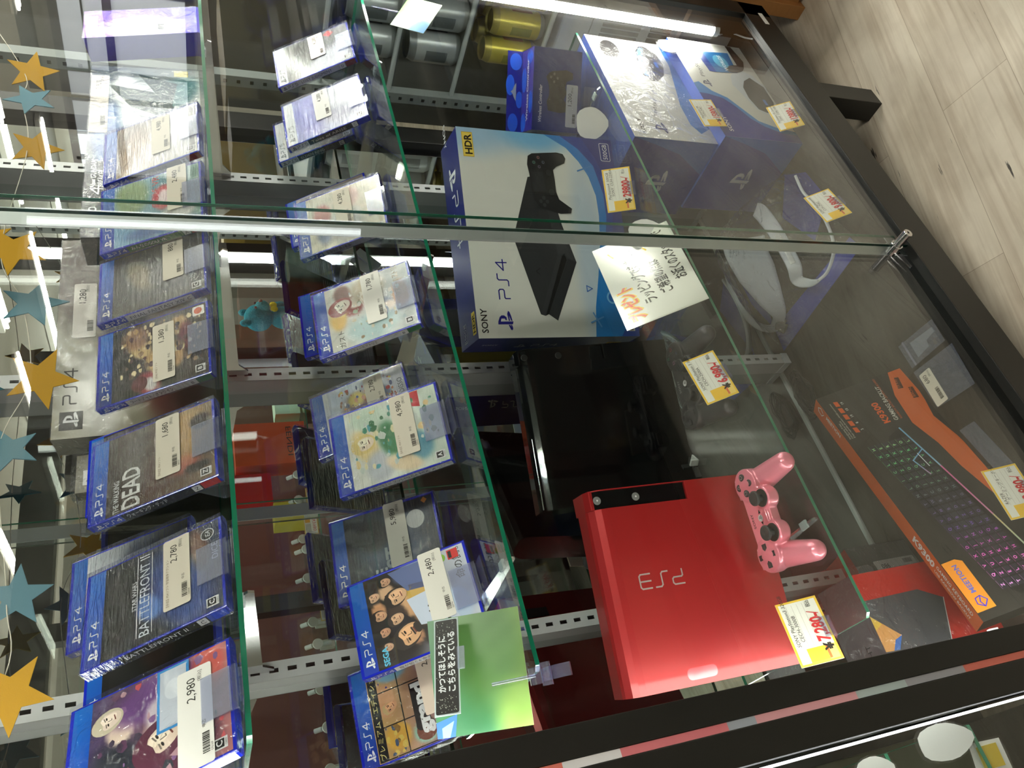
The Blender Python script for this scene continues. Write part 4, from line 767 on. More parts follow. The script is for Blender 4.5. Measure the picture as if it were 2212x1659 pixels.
# keyboard carton leaning at the front of the floor
t, f, ft, fl, fb = carton('keyboard_box', 'long black and orange keyboard box leaning on the case floor', 'box', .4104, .8932, FL, 9.43, 25.8, .48, .178, .040, [(44, 43, 40), (212, 96, 30), (44, 43, 40), (30, 30, 30), (40, 40, 40)])
OR = (206, 96, 38); m = MB()
m.art(f, 0, 0, .48, .178, (48, 46, 43), (38, 38, 38), [], 4, 4, 20, 8, .5)
m.pl(f, [(.48, .0257), (.4268, .0454), (.3609, .0535), (.3057, .0398), (.2486, .0346), (.1479, .0145), (.1, .0), (.29, .0), (.3061, .0015), (.3592, .0117), (.3966, .0033), (.4201, .0), (.48, .0)], OR, 1)
kb = [(.3598, .0798), (.3055, .0715), (.2632, .0651), (.1723, .0505), (.0898, .0381), (.0194, .0300), (.0194, .0988), (.0308, .1079), (.1234, .1185), (.1903, .1347), (.3116, .1394), (.352, .1056)]
m.pl(f, kb, (22, 22, 26), 2)
kp = random.Random(3)
for i in range(17):
    for j in range(6):
        a = .028+i*.0185+j*.0012; b = .044+j*.0128+i*.0021*1.0
        hue = i/17; c = (90+120*max(0, math.sin(hue*6+1)), 120+60*math.sin(hue*5+3), 150+50*math.sin(hue*4+2))
        if a < .335: m.pl(f, [(a, b), (a+.0155, b+.0016), (a+.0158, b+.0118), (a+.0004, b+.0102)], (46, 47, 56), 3); m.st(f, [(a+.0004, b+.0104), (a+.0158, b+.0120)], .0007, tuple(int(v*.75) for v in c), 3.5); m.tx(f, 'QWERTYUIOPASDFGHJKLZXCVBNM'[kp.randrange(26)], a+.004, b+.0035, .0052, tuple(min(255, v*1.25) for v in c), 4, bold=.03)
def seg(p, q, n, c0, c1, w):
    for k in range(n):
        u0, u1 = k/n, (k+1)/n; c = [c0[i]*(1-u0)+c1[i]*u0 for i in range(3)]
        m.st(f, [(p[0]+(q[0]-p[0])*u0, p[1]+(q[1]-p[1])*u0), (p[0]+(q[0]-p[0])*u1, p[1]+(q[1]-p[1])*u1)], w, c, 5)
seg((.3598, .081), (.2632, .0651), 5, (110, 170, 214), (150, 190, 220), .0028); seg((.2632, .0651), (.15, .048), 6, (226, 110, 170), (220, 150, 190), .0028); seg((.15, .048), (.0194, .0300), 6, (214, 200, 150), (120, 190, 200), .0028)
seg((.3055, .0715), (.29, .1), 3, (110, 170, 214), (130, 180, 220), .0022); seg((.29, .1), (.255, .09), 3, (130, 180, 220), (220, 140, 190), .0022); seg((.3, .085), (.27, .082), 2, (240, 240, 250), (240, 240, 250), .0014)
m.tx(f, 'K9300', .3781, .0860, .0125, (220, 90, 30), 3, w=.050, bold=.03, rot=-3); m.tx(f, 'GAMING BACKLIT', .3765, .0705, .0080, (206, 206, 200), 3, w=.083, bold=.01, rot=-8); m.tx(f, 'RAINBOW BACKLIT GAMING KEYBOARD', .3773, .0621, .0045, (200, 90, 36), 3, w=.1, rot=-3)
for i, s in enumerate(('19', '10', '19', '8', '3')):
    a = .446-i*.0165; m.pl(f, [(a, .1465), (a+.012, .1465), (a+.014, .1545), (a+.002, .1545)], (214, 92, 40), 3); m.tx(f, s, a+.003, .138, .005, WHT, 3)
for i, s in enumerate(('Anti-ghosting 19 keys', 'Colorful rainbow backlit', '8 keys replacable (between WASD and arrows)')): m.tx(f, s, .373, .1655-.0045*i+.004, .0032, (206, 200, 190), 3)
for i, a in enumerate((.448, .418)): m.pl(f, [(a-.012, .009+.012*(1-i)), (a+.014, .005+.01*(1-i)), (a+.016, .013+.01*(1-i)), (a-.01, .019+.012*(1-i))], (70, 34, 20), 3); m.tx(f, ('19 Key', 'BACKLIT')[i], a-.008, .013+.012*(1-i), .0055, (206, 96, 38), 4, rot=-8)
m.build('front_print', CARTON, t)
m = MB(); m.tx(ft, 'MEETION', .440, .016, .009, WHT, 2, rot=180, w=.048, bold=.02); m.st(ft, [(.449, .014), (.454, .022), (.465, .020), (.468, .012), (.460, .006), (.452, .012)], .002, WHT, 2)
m.tx(ft, 'K9300', .168, .028, .016, WHT, 2, w=.056, bold=.04, rot=180); m.tx(ft, 'USB RAINBOW BACKLIT', .108, .032, .0065, WHT, 2, w=.09, bold=.01, rot=180); m.tx(ft, 'GAMING KEYBOARD', .108, .019, .0085, WHT, 2, w=.09, bold=.02, rot=180); m.build('top_print', CARTON, t)
m = MB(); g = f.sub(0, 0, 0, 8); m.pl(g, [(.1035, .1775), (.1036, .1537), (.0972, .144), (.0147, .1450), (.0146, .1775)], (240, 150, 40), 1); m.tx(g, 'MEETION', .045, .157, .0085, (112, 110, 200), 2, w=.05, bold=.03); m.st(g, [(.02, .159), (.027, .168), (.036, .166), (.038, .157), (.029, .150), (.02, .159), (.029, .162), (.038, .157)], .0017, (70, 60, 210), 2); m.build('orange_sticker', PAPER, t)
# mouse box and grey box
t, f, ft, fl, fb = carton('mouse_box', 'small grey mouse box with red top in clear wrap, price 980 upside down', 'box', .3411, 1.1248, FL, 8.7, 2, .0685, .148, .070, [(112, 114, 114), (214, 48, 28), (80, 80, 80), (44, 44, 44), (150, 30, 22)])
m = MB(); m.tx(ft, 'ELECOM', .012, .022, .0055, (90, 16, 12), 2, w=.034, bold=.02)
m.pl(f, [(.004, .13), (.022, .118), (.03, .132), (.03, .148), (.006, .148)], (180, 182, 184), 1); m.el(f, .018, .132, .012, .02, (150, 152, 156), 2, rot=20); m.tx(f, 'マウス', .05, .04, .0055, (140, 142, 144), 2, rot=90)
m.build('print', CARTON, t)
m = MB(); g = F((-.0342, -.0006, 0), (1, 0, 0), (0, 0, 1)); m.rr(g, .006, .006, .034, .105, .003, (216, 216, 214), 2); m.tx(g, '980', .026, .072, .0095, INK, 3, rot=90); m.tx(g, '[税込]', .012, .078, .004, INK, 3, rot=90); barcode(m, g.sub(.03, .014, 90), 0, 0, .022, .009, 8, 3); m.build('price_label', PAPER, t)
MB().box(-.0352, .0352, -.0016, .0712, .0004, .1492).build('clear_wrap', WRAP, t)
t, f, ft, fl, fb = carton('red_box', 'red box with a dark grey cornered panel, partly behind the left post', 'box', .2100, 1.03, FL, -2.3, 4, .175, .255, .10, [(206, 38, 32), (120, 104, 112), (206, 38, 32), (206, 38, 32), (206, 38, 32)])
m = MB(); m.pl(f, [(.0, .255), (.1295, .255), (.1313, .1352), (.1103, .0911), (.0436, .117), (0, .134)], (82, 84, 90), 1); m.pl(f, [(.1103, .0911), (.0436, .117), (0, .134), (0, .1322), (.0436, .115), (.1105, .0893)], (226, 220, 220), 2)
m.pl(f, [(.1039, .2545), (.065, .2099), (.0438, .2258), (.0447, .2545)], (232, 168, 96), 3); m.pl(f, [(.1039, .2545), (.088, .238), (.08, .2545)], (240, 200, 80), 4); m.pl(f, [(.065, .2099), (.0438, .2258), (.0442, .238), (.06, .226)], (60, 120, 206), 4)
m.tx(ft, 'LIGHT', .02, .03, .012, (60, 54, 60), 2); m.build('front_panel_print', CARTON, t)
MB().box(-.0884, .0884, -.001, .101, .0004, .255+.001).build('clear_film', WRAPS, t)

# ---------------------------------------------------------------- boxes at the back of the upper shelf
t, f, ft, fl, fb = carton('boxed_game_set', 'wide silver boxed game set reading BREAKER under clear film, price 2,980', 'boxed set', 1.2418, .9950, S1, 2.4, 3.7, .480, .189, .06, [(150, 158, 156), (40, 44, 50), (60, 62, 66), (60, 62, 66), (50, 52, 56)])
m = MB(); m.art(f, 0, 0, .48, .189, (60, 74, 84), (176, 182, 178), [(.55, .8, .2, .16, 0, (46, 96, 160), .5), (.45, .45, .12, .2, 20, (60, 90, 130), .5), (.8, .3, .1, .3, 20, (60, 110, 110), .5), (.7, .55, .2, .2, 0, (200, 208, 210), .6), (.35, .7, .1, .12, 0, (206, 176, 70), .5), (.6, .2, .1, .16, 0, (34, 70, 72), .5), (.85, .7, .1, .12, 0, (206, 210, 212), .5)], 16, 5, 60, 26, .5)
m.pl(f, [(.30, .02), (.35, .12), (.42, .16), (.40, .08), (.46, .11), (.43, .04), (.36, .05)], (36, 60, 58), 2); m.tx(f, 'BREAKER', .21, .026, .021, (226, 230, 230), 3, w=.15, shear=.25, bold=.05)
m.q(f, .455, .02, .475, .045, (214, 200, 130), 3); m.build('front_print', CARTON, t)
m = MB(); m.q(f, 0, .150, .19, .189, (34, 36, 42), 3); pslogo(m, f, .018, .158, .024, WHT, 4); wordmark(m, f, 'PS4', .055, .160, .019, .0022, WHT, 4); m.tx(f, 'New GUNDAM', .12, .172, .008, WHT, 4, shear=.2, bold=.02); m.tx(f, 'BREAKER', .122, .160, .008, WHT, 4, shear=.2, bold=.02); m.build('header_print', CARTON, t)
lf = f.sub(.335, .158, 0, 5); m = MB().rr(lf, -.065, 0, .112, .030, .003, (206, 200, 190), 1); m.tx(lf, '2,980', .095, .013, .0095, INK, 2, al='R'); m.tx(lf, '[税込]', .108, .010, .004, INK, 2, al='R'); barcode(m, lf, -.045, .004, .03, .008, 4, 2); m.build('price_label', PAPER, t)
MB().box(-.2412, .2412, -.0024, .0612, .0004, .1902).build('clear_film', WRAPS, t)
t, f, ft, fl, fb = carton('purple_box', 'blue violet box at the right end of the upper shelf, price 5,300', 'box', 1.547, .935, S1, 0, 11.5, .088, .205, .05, [(46, 30, 190), (150, 40, 170), (40, 34, 170), (40, 34, 170), (40, 34, 170)])
m = MB(); m.art(f, 0, 0, .088, .205, (110, 40, 170), (52, 34, 206), [(.3, .5, .4, .4, 0, (196, 190, 214), .7)], 10, 8, 14, 20, .5); m.q(f, .010, .03, .045, .16, (186, 186, 200), 1); barcode(m, f, .015, .06, .02, .012, 3, 2); m.tx(f, '5,300', .012, .186, .010, INK, 3, w=.03); m.q(f, .008, .180, .07, .2, (210, 204, 196), 2); m.build('front_print', CARTON, t)
MB().box(-.0452, .0452, -.001, .051, .0004, .206).build('clear_film', WRAPS, t)
t, f, ft, fl, fb = carton('picture_box', 'large pale PS4 box with a dark haired figure, price 1,280, behind the games', 'boxed set', .905, 1.095, S1, -3, 5, .39, .232, .05, [(190, 184, 158), (70, 62, 56), (150, 146, 130), (150, 146, 130), (90, 80, 74)])
m = MB(); m.art(f, 0, 0, .39, .232, (150, 146, 128), (160, 148, 120), [(.78, .75, .3, .3, 20, (74, 60, 54), .6), (.62, .62, .14, .14, 30, (44, 38, 38), .4), (.6, .55, .08, .07, 30, (206, 196, 180), .4), (.35, .6, .3, .1, -30, (84, 80, 72), .3), (.3, .25, .3, .2, 0, (132, 66, 56), .7), (.2, .75, .2, .2, 0, (206, 204, 196), .7)], 12, 9, 50, 34, .5)
wordmark(m, f, 'PS4', .060, .200, .018, .0022, (50, 48, 46), 2); m.q(f, .014, .190, .046, .222, (60, 58, 58), 2); pslogo(m, f, .019, .195, .022, (220, 220, 220), 3); m.build('front_print', CARTON, t)
lf = f.sub(.245, .176, 0, 4); m = MB().rr(lf, -.062, 0, .048, .034, .003, (216, 210, 202), 1); m.tx(lf, '1,280', .036, .016, .0105, INK, 2, al='R'); m.tx(lf, '[税込]', .045, .012, .004, INK, 2, al='R'); barcode(m, lf, -.05, .004, .022, .009, 7, 2); m.build('price_label', PAPER, t)
MB().box(-.1962, .1962, -.0012, .0512, .0004, .2332).build('clear_film', WRAPS, t)
t = thing('wrapped_packet', 'small flat packet in crinkled clear film left of the large pale PS4 box', 'packet', (.662, 1.115, S1), 4, 8)
m = MB().box(-.033, .033, 0, .02, 0, .2, (120, 116, 96)); f = F((-.033, 0, 0), (1, 0, 0), (0, 0, 1)); m.q(f, .012, .165, .038, .190, (206, 206, 200), 2); m.pl(f, [(.018, .17), (.032, .178), (.018, .186)], (60, 60, 60), 3); m.build('packet', CARTON, t); MB().box(-.036, .036, -.003, .023, .0003, .206).build('film', BAG, t)

# ---------------------------------------------------------------- hand written price cards in clear feet
def price_card(label, x, y, z, yaw, lean, roll, price, lines, zfoot, note='税込', w=.091, h=.055):
    t = thing('price_card', label, 'price card', (x, y, z), yaw, lean, roll, 'yellow bordered price cards')
    f = F((-w/2, -.0003, 0), (1, 0, 0), (0, 0, 1)); m = MB().box(-w/2, w/2, 0, .0006, 0, h, (230, 226, 210))
    m.q(f, 0, 0, w, h, (240, 200, 66), 1); m.q(f, .003, .003, w-.003, h-.003, (236, 236, 226), 2); m.q(f, .003, .0155, .0225, h-.003, (240, 196, 60), 3) if False else m.q(f, .003, .016, .022, .040, (242, 196, 60), 3)
    m.q(f, .003, .003, .022, .016, (244, 214, 120), 3); m.q(f, .004, .0125, .0215, .0158, (222, 110, 60), 4)
    for i, s in enumerate(lines): m.tx(f, s, .026+.006*(i % 2), h-.011-i*.0072, .0050, (36, 34, 34), 4, shear=.15)
    for i in range(4): m.q(f, .024, h-.0125-i*.0072, w-.006, h-.0122-i*.0072, (170, 160, 150), 3)
    m.tx(f, '¥', .014, .0055, .0115, (30, 28, 28), 5, bold=.04); m.tx(f, price, .027, .0055, .0155, (206, 44, 50), 5, w=.045 if len(price) > 6 else .040, shear=.12, bold=.035)
    m.st(f, [(.066, .0065), (.071, .020)], .0011, (206, 44, 50), 6); m.tx(f, note, w-.014, .012, .0052, (30, 28, 28), 5, w=.010)
    m.build('card', PAPER, t)
    c = MB().box(-.014, .014, -.0022, -.0012, -.004, .010).box(-.014, .014, .0010, .0020, -.004, .014).box(-.014, .014, -.0022, .012, -.0052, -.0040); c.build('clear_foot', ACRYL, t)
    return t
price_card('price card ¥29800 in front of the large white and blue PS4 box', 1.071, .884, S3+.0055, -23, 24.4, .2, '29800-', ('PlayStation4  500GB', 'SONY  CUH-2200A'), S3)
price_card('price card ¥15800 leaning on the upper headset box', 1.2663, .826, .4025, 0, 6, 0, '15800-', ('PlayStation VR', 'CUH-ZVR2'), S3)
price_card('price card ¥13800 in front of the lower headset box', 1.262, .801, FL+.0055, 5.7, 27.9, -7.2, '13800-', ('PlayStation VR Camera', 'SONY  CUHJ-16001'), FL)
price_card('price card ¥9800 beside the white headset in the bag', .9871, .7997+.012, .2411, 11.3, 29.2, -2.4, '9,800-', ('SONY PlayStationVR', 'CUH-ZVR2'), FL)
price_card('price card ¥6980 in front of the black controller', .6077, .864, S3+.0145, 1.9, 27.6, 4, '6,980-', ('SONY PlayStation 3 160GB', 'CECH-2500A'), S3)
price_card('price card ¥7280 hanging at the lower left corner of the red console', .1830, .850, .7198, 16.4, 27.3, -10.9, '7,280-', ('SONY PlayStation3 320GB', 'CECH-3000B'), S3)
price_card('price card cut off by the bottom edge of the photo, right of the keyboard box', .322, .81, .252, 8, 28, -8, '3,980-', ('RAZER', 'ゲーミングキーボード'), FL)
# hand lettered sign
t = thing('paper_sign', 'white laminated sign with orange and black Japanese handwriting about gift wrapping', 'sign', (.8419, .8425, .6605), 7.8, 34.3, -3.8)
# the sheet leans on the big box; its lower edge sits on the lower shelf
m = MB().box(-.105, .105, 0, .0008, 0, .148, (232, 234, 222)); f = F((-.105, -.0003, 0), (1, 0, 0), (0, 0, 1))
HW = mat('signpaper', (255, 255, 255), .12, attr=True, coat=.8)
m.q(f, .002, .002, .208, .146, (234, 236, 224), 1)
m.tx(f, 'プレゼント', .012, .108, .022, (244, 200, 40), 2, w=.083, bold=.11, rot=4); m.tx(f, 'プレゼント', .012, .108, .022, (224, 86, 34), 3, w=.083, bold=.03, rot=4)
m.tx(f, 'ラッピングできます!', .040, .078, .019, (34, 34, 32), 3, w=.135, bold=.02, rot=3); m.tx(f, 'ご希望の際は', .048, .046, .018, (34, 34, 32), 3, w=.083, bold=.02, rot=2); m.tx(f, 'お近くのスタッフまで', .066, .014, .018, (34, 34, 32), 3, w=.130, bold=.02, rot=2)
m.st(f, [(.172, .118), (.185, .124)], .003, (240, 206, 40), 3); m.st(f, [(.160, .058), (.172, .064)], .003, (240, 206, 40), 3)
m.build('sheet', HW, t)
# characterless die-cut cards (plain white laminated shapes)
LAM = mat('laminated_white', (226, 228, 226), .15, coat=.7)
def diecut(label, x, y, z, yaw, lean, pts, group='die cut laminated cards'):
    t = thing('laminated_card', label, 'card', (x, y, z), yaw, lean, 0, group)
    MB().prism(pts, 'y', 0, .0008).build('card', LAM, t)
    k = 1.12; MB().prism([(a*k, b*k-.06*.06) for a, b in pts], 'y', .0009, .0013).build('clear_margin', WRAPS, t)
    return t
ov = [(.034*math.cos(R(a)), .036+.034*math.sin(R(a))*(1+.1*math.sin(R(3*a)))) for a in range(0, 360, 20)]
diecut('round white laminated card leaning beside the price card ¥29800', .930, .862, S3, -8, 20, ov)
diecut('small oval white laminated card on the upper corner of the lower headset box', 1.512, .826, .400, 0, 5, [(a*.75, b*.8) for a, b in ov])
diecut('white oval laminated card beside the blue controller box', 1.255, .872, S3, -35, 15, ov)
# green postcard held by a clear clip on the middle shelf edge
t = thing('green_postcard', 'green postcard with a blue corner clipped to the middle shelf edge', 'card', (.2010, .8290, 1.1560), -8, 30, -4)
m = MB(); f = F((-.062, 0, 0), (1, 0, 0), (0, 0, 1)); MBK = MB().box(-.062, .062, .0002, .001, 0, .106, (210, 224, 190))
m.art(f, 0, 0, .124, .106, (58, 112, 74), (110, 140, 58), [(.15, .7, .4, .5, 0, (60, 122, 82), .9), (.7, .4, .5, .4, 0, (82, 124, 62), .9), (.1, .05, .3, .3, 0, (124, 158, 78), .8)], 8, 12, 24, 20, 1)
m.pl(f, [(0, .086), (.022, .082), (.016, .106), (0, .106)], (60, 120, 214), 2); m.pl(f, [(.0, .092), (.016, .086), (.01, .1), (0, .1)], (150, 196, 240), 3)
m.v += MBK.v; m.f += [tuple(i+len(m.v)-len(MBK.v) for i in q) for q in MBK.f]; m.c += MBK.c; m.m += MBK.m; m.s += MBK.s
m.build('card', PRINT, t)
t = thing('black_caption_strip', 'black caption strip with two lines of white Japanese text above the green postcard', 'caption strip', (.2127, .8230, 1.2312), 14, 26, -14)
f = F((-.053, -.0002, 0), (1, 0, 0), (0, 0, 1)); m = MB().box(-.053, .053, 0, .0008, 0, .0275, (190, 204, 206)); m.rr(f, .0015, .0015, .1045, .026, .002, (18, 18, 18), 1)
m.tx(f, 'かつてほしそうに', .024, .0155, .0066, WHT, 2, w=.062, bold=.03); m.tx(f, 'こちらをみている', .024, .0050, .0066, WHT, 2, w=.066, bold=.03)
r9 = random.Random(5)
for i in range(150):
    a = r9.choice((r9.uniform(.003, .02), r9.uniform(.07, .102), r9.uniform(.035, .06))); b = r9.uniform(.003, .0245); s_ = r9.uniform(.0002, .0007); m.pl(f, [(a, b), (a+s_*2, b+s_*.5), (a+s_, b+s_*1.6)], (214, 212, 200), 3)
m.build('strip', PRINT, t); MB().box(-.006, .018, -.0015, .0015, -.006, .002).build('clear_tab', ACRYLF, t)
t = thing('clear_clip', 'clear plastic clip gripping the middle shelf edge below the green postcard', 'clip', (.188, .8375, 1.1405), -10, 0)
CLIPM = clear('clip_plastic', (232, 232, 250), .12, rough=.08, haze=.05, hazecol=(215, 210, 245))
m = MB(); m.prism([(-.016, .004), (.0, .012), (.012, .006), (.012, .0015), (-.014, .0015)], 'x', -.009, .009).prism([(-.022, -.012), (-.012, -.008), (.012, -.0075), (.012, -.0118), (-.008, -.015), (-.028, -.028), (-.032, -.024)], 'x', -.007, .007).build('jaws', CLIPM, t, .001)
MB().sweep([(-.012, -.012, -.004), (.012, -.012, -.004)], .006, 16).build('hinge', CLIPM, t)
MB().sweep([(0, -.010, .008), (0, -.006, .03), (0, .002, .055)], .0022, 8).build('arm', CLIPM, t)
# postcard at the right end of the middle shelf
t = thing('green_picture_card', 'small green and white picture card clipped at the right end of the middle shelf', 'card', (1.49, .834, 1.00), -6, 20, -35)
m = MB().box(-.045, .045, 0, .0008, 0, .075, (206, 216, 200)); f = F((-.045, -.0003, 0), (1, 0, 0), (0, 0, 1)); m.art(f, 0, 0, .09, .075, (110, 170, 90), (206, 224, 190), [(.6, .5, .3, .3, 0, (226, 232, 224), .6), (.1, .2, .3, .3, 0, (90, 150, 200), .6)], 8, 6, 14, 12, 1); m.build('card', PRINT, t)
MB().sweep([(0, .001, .03), (0, .006, .10), (0, .008, .142)], .0022, 8).build('arm', CLIPM, t)

# ---------------------------------------------------------------- headset straps in a bag, small bags, cable on the case floor
t = thing('headset', 'white headset with straps lying in a clear bag on the case floor', 'headset', (1.0, 1.0, FL)); O_ = Vector((1.0, 1.0, FL))
def rel(ps): return [tuple(Vector(p)-O_) for p in ps]
def smooth(ps, n=6):
    P = [Vector(p) for p in ps]; out = []
    for i in range(len(P)-1):
        a, b, c, d = P[max(0, i-1)], P[i], P[i+1], P[min(len(P)-1, i+2)]
        for k in range(n):
            u = k/n; out.append(.5*((2*b)+(c-a)*u+(2*a-5*b+4*c-d)*u*u+(3*b-a-3*c+d)*u**3))
    return out+[P[-1]]
def lerp(ws, n): 
    L = len(ws)-1; return [ws[min(L-1, int(i/(n-1)*L))]*(1-(i/(n-1)*L-min(L-1, int(i/(n-1)*L))))+ws[min(L-1, int(i/(n-1)*L))+1]*(i/(n-1)*L-min(L-1, int(i/(n-1)*L))) for i in range(n)]
vd = Vector((-.60, -.62, .5))
pA = smooth(rel([(1.085, 1.02, .305), (1.064, 1.035, .3), (1.008, 1.052, .285), (.955, 1.07, .265), (.924, 1.098, .235), (.927, 1.144, .215)]))
MB().sweep(pA, 0, 16, flat=(lerp([.095, .092, .085, .058, .030, .018], len(pA)), .009, vd)).build('front_shell', WHITEP, t)
pB = smooth(rel([(1.138, 1.197, .22), (1.087, 1.205, .22), (1.026, 1.203, .22), (.971, 1.188, .22), (.932, 1.159, .22), (.909, 1.117, .222)]))
MB().sweep(pB, 0, 12, flat=(lerp([.006, .014, .016, .016, .018, .022], len(pB)), .008, Vector((0, -.3, 1)))).build('rear_strap', WHITEP, t)
pC = smooth(rel([(1.125, .968, .282), (1.113, .963, .28), (1.058, .956, .28), (.994, .956, .28), (.942, .959, .28), (.926, .984, .262), (.906, .972, .25), (.892, .950, .25)]))
MB().sweep(pC, 0, 16, flat=(lerp([.030, .034, .032, .030, .030, .026, .018, .006], len(pC)), .006, vd)).build('side_strap', WHITEP, t)
pD = smooth(rel([(.896, .958, .248), (.896, .931, .24), (.908, .901, .24), (.924, .883, .24), (.952, .871, .24), (.993, .864, .24), (1.035, .865, .24), (1.081, .873, .24), (1.127, .867, .24)]))
MB().sweep(pD, 0, 10, flat=(lerp([.006, .007, .007, .006], len(pD)), .004, vd)).build('thin_loop', WHITEP, t)
MB().sweep([(-.075, .12, .012), (-.09, .125, .02), (-.1, .12, .012)], .012, 10, (30, 30, 30)).build('adjuster', RUBBER, t)
ps = [pC[i]+vd.normalized()*.0035 for i in range(14, 24)]
MB().sweep(ps, 0, 12, flat=([.012]*10, .002, vd)).build('strap_pad', LAM, t)
# bag: domed crumpled film with a blue printed band
t = thing('clear_bag', 'large clear bag with a blue printed band holding the white headset', 'bag', (1.0, 1.0, FL))
def dome(poly, hgt, seed, n=26, name='film', mt=BAG, z0=.004):
    P = [Vector((a-1.0, b-1.0)) for a, b in poly]; c = sum(P, Vector((0, 0)))/len(P); rr_ = random.Random(seed); v = []; fs = []
    def edge(th):
        best = None
        d = Vector((math.cos(th), math.sin(th)))
        for p, q in zip(P, P[1:]+P[:1]):
            e = q-p; den = d.x*e.y-d.y*e.x
            if abs(den) > 1e-9:
                w = p-c; tt = (w.x*e.y-w.y*e.x)/den; u = (w.x*d.y-w.y*d.x)/den
                if tt > 0 and -.001 <= u <= 1.001: best = tt if best is None else min(best, tt)
        return c+d*(best or .1)
    M_ = 60; v.append((c.x, c.y, hgt))
    for k in range(1, n+1):
        for i in range(M_):
            p = c+(edge(2*math.pi*i/M_)-c)*(k/n); z = z0+(hgt-z0)*(1-(k/n)**2.5)+(rr_.uniform(-.004, .004) if k < n else 0); v.append((p.x, p.y, max(z0, z)))
    fs += [(0, 1+i, 1+(i+1) % M_) for i in range(M_)]
    for k in range(n-1): fs += [(1+k*M_+i, 1+(k+1)*M_+i, 1+(k+1)*M_+(i+1) % M_, 1+k*M_+(i+1) % M_) for i in range(M_)]
    m = MB().add(v, fs, (200, 200, 220), 0, True); return m
dome([(1.176, .883), (1.13, .865), (.899, .854), (.870, 1.164), (.968, 1.185), (1.165, 1.19), (1.216, 1.088), (1.205, .989)], .135, 3).build('film', BAG, t)
m = MB().add([(a-1, b-1, z-FL) for a, b, z in [(.901, .856, .2025), (.871, 1.166, .2025), (.932, 1.158, .2030), (.938, .865, .2030)]], [(0, 3, 2, 1)], (52, 66, 168)).add([(a-1, b-1, .0018) for a, b in [(1.188, .915), (1.142, .867), (1.047, .858), (1.002, .94), (1.117, .98)]], [(0, 1, 2, 3, 4)], (44, 52, 140))
m.add([(a-1, b-1, .0018) for a, b in [(.93, 1.158), (1.03, 1.185), (1.15, 1.18), (1.1, 1.12)]], [(0, 3, 2, 1)], (44, 56, 150)); m.build('printed_band', PRINT, t)
FILM = clear('flat_film', (240, 242, 246), .1, rough=.12, haze=.18, hazecol=(170, 176, 190), bump=dict(scale=60, strength=.5, dist=.003))
t = thing('zip_bag', 'small clear zip bag with a white folded card, near the door groove', 'small bag', (.652, .861, FL+.0006))
MB().prism([(.028, .045), (.023, -.045), (-.026, -.043), (-.025, .045)], 'z', .004, .0045).build('film', FILM, t)
MB().prism([(.018, .021), (.012, -.035), (.002, -.035), (.0, -.011), (-.012, -.008), (-.015, .022)], 'z', .001, .003, (206, 208, 204)).build('white_card', PAPER, t); MB().box(-.018, -.008, -.026, -.020, .0005, .001, (120, 106, 70)).build('small_chip', PAPER, t)
MB().prism([(.0285, .034), (.0285, .030), (-.0255, .031), (-.0255, .035)], 'z', .0045, .006).build('zip_strip', ACRYLF, t)
t = thing('zip_bag', 'clear flat bag with a small memory card and a price label 680', 'small bag', (.575, .86, FL+.0006))
MB().prism([(.045, .049), (.039, -.049), (-.046, -.042), (-.039, .047)], 'z', .003, .0036).build('film', FILM, t)
MB().prism([(.019, -.018), (.009, -.039), (-.014, -.036), (-.001, -.011)], 'z', .0005, .0026, (30, 34, 52)).build('memory_card', PAPER, t)
g = F((.033, .043, .0042), (-.069/.0691, .003/.0691, 0), (0, -1, 0)) if False else F((-.038, .017, .0042), (1, -.03, 0), (0, 1, 0))
m = MB().rr(g, 0, 0, .070, .028, .003, (216, 212, 196), 1); m.tx(g, '680', .064, .014, .009, INK, 2, al='R', rot=0); m.tx(g, '[税込]', .068, .006, .0035, INK, 2, al='R'); barcode(m, g, .008, .005, .024, .008, 6, 2); m.build('price_label', PAPER, t)
t = thing('clear_sheet', 'empty clear plastic sheet on the case floor beside the keyboard box', 'plastic sheet', (.413, .865, FL+.0006))
MB().prism([(.067, .031), (.065, -.003), (-.059, -.026), (-.073, .006)], 'z', 0, .0008).build('sheet', FILM, t)
t = thing('black_cable', 'coiled black cable on the case floor near the mirror', 'cable', (.745, 1.165, FL))
cp_ = []
for i in range(150):
    a = i*.42; r_ = .024+.008*math.sin(i*.9)+.012*i/150; cp_.append((r_*1.5*math.cos(a)+.004*math.sin(i*1.7), r_*.8*math.sin(a)*.9, .004+.012*(i/150)+.003*math.sin(i*2.1)))
MB().sweep(cp_+[(.05, .0, .008), (.02, .025, .004), (-.04, .028, .003)], .0016, 6).build('cord', DARK, t)
t = thing('shelf_stopper', 'tiny grey plastic corner stopper lying on the lower shelf', 'stopper', (.545, 1.046, S3), 30)
MB().box(-.010, .010, -.006, .006, 0, .003, (170, 176, 172)).box(-.010, -.006, -.006, .006, 0, .016, (176, 182, 178)).build('stopper', PLAIN, t, .0008)

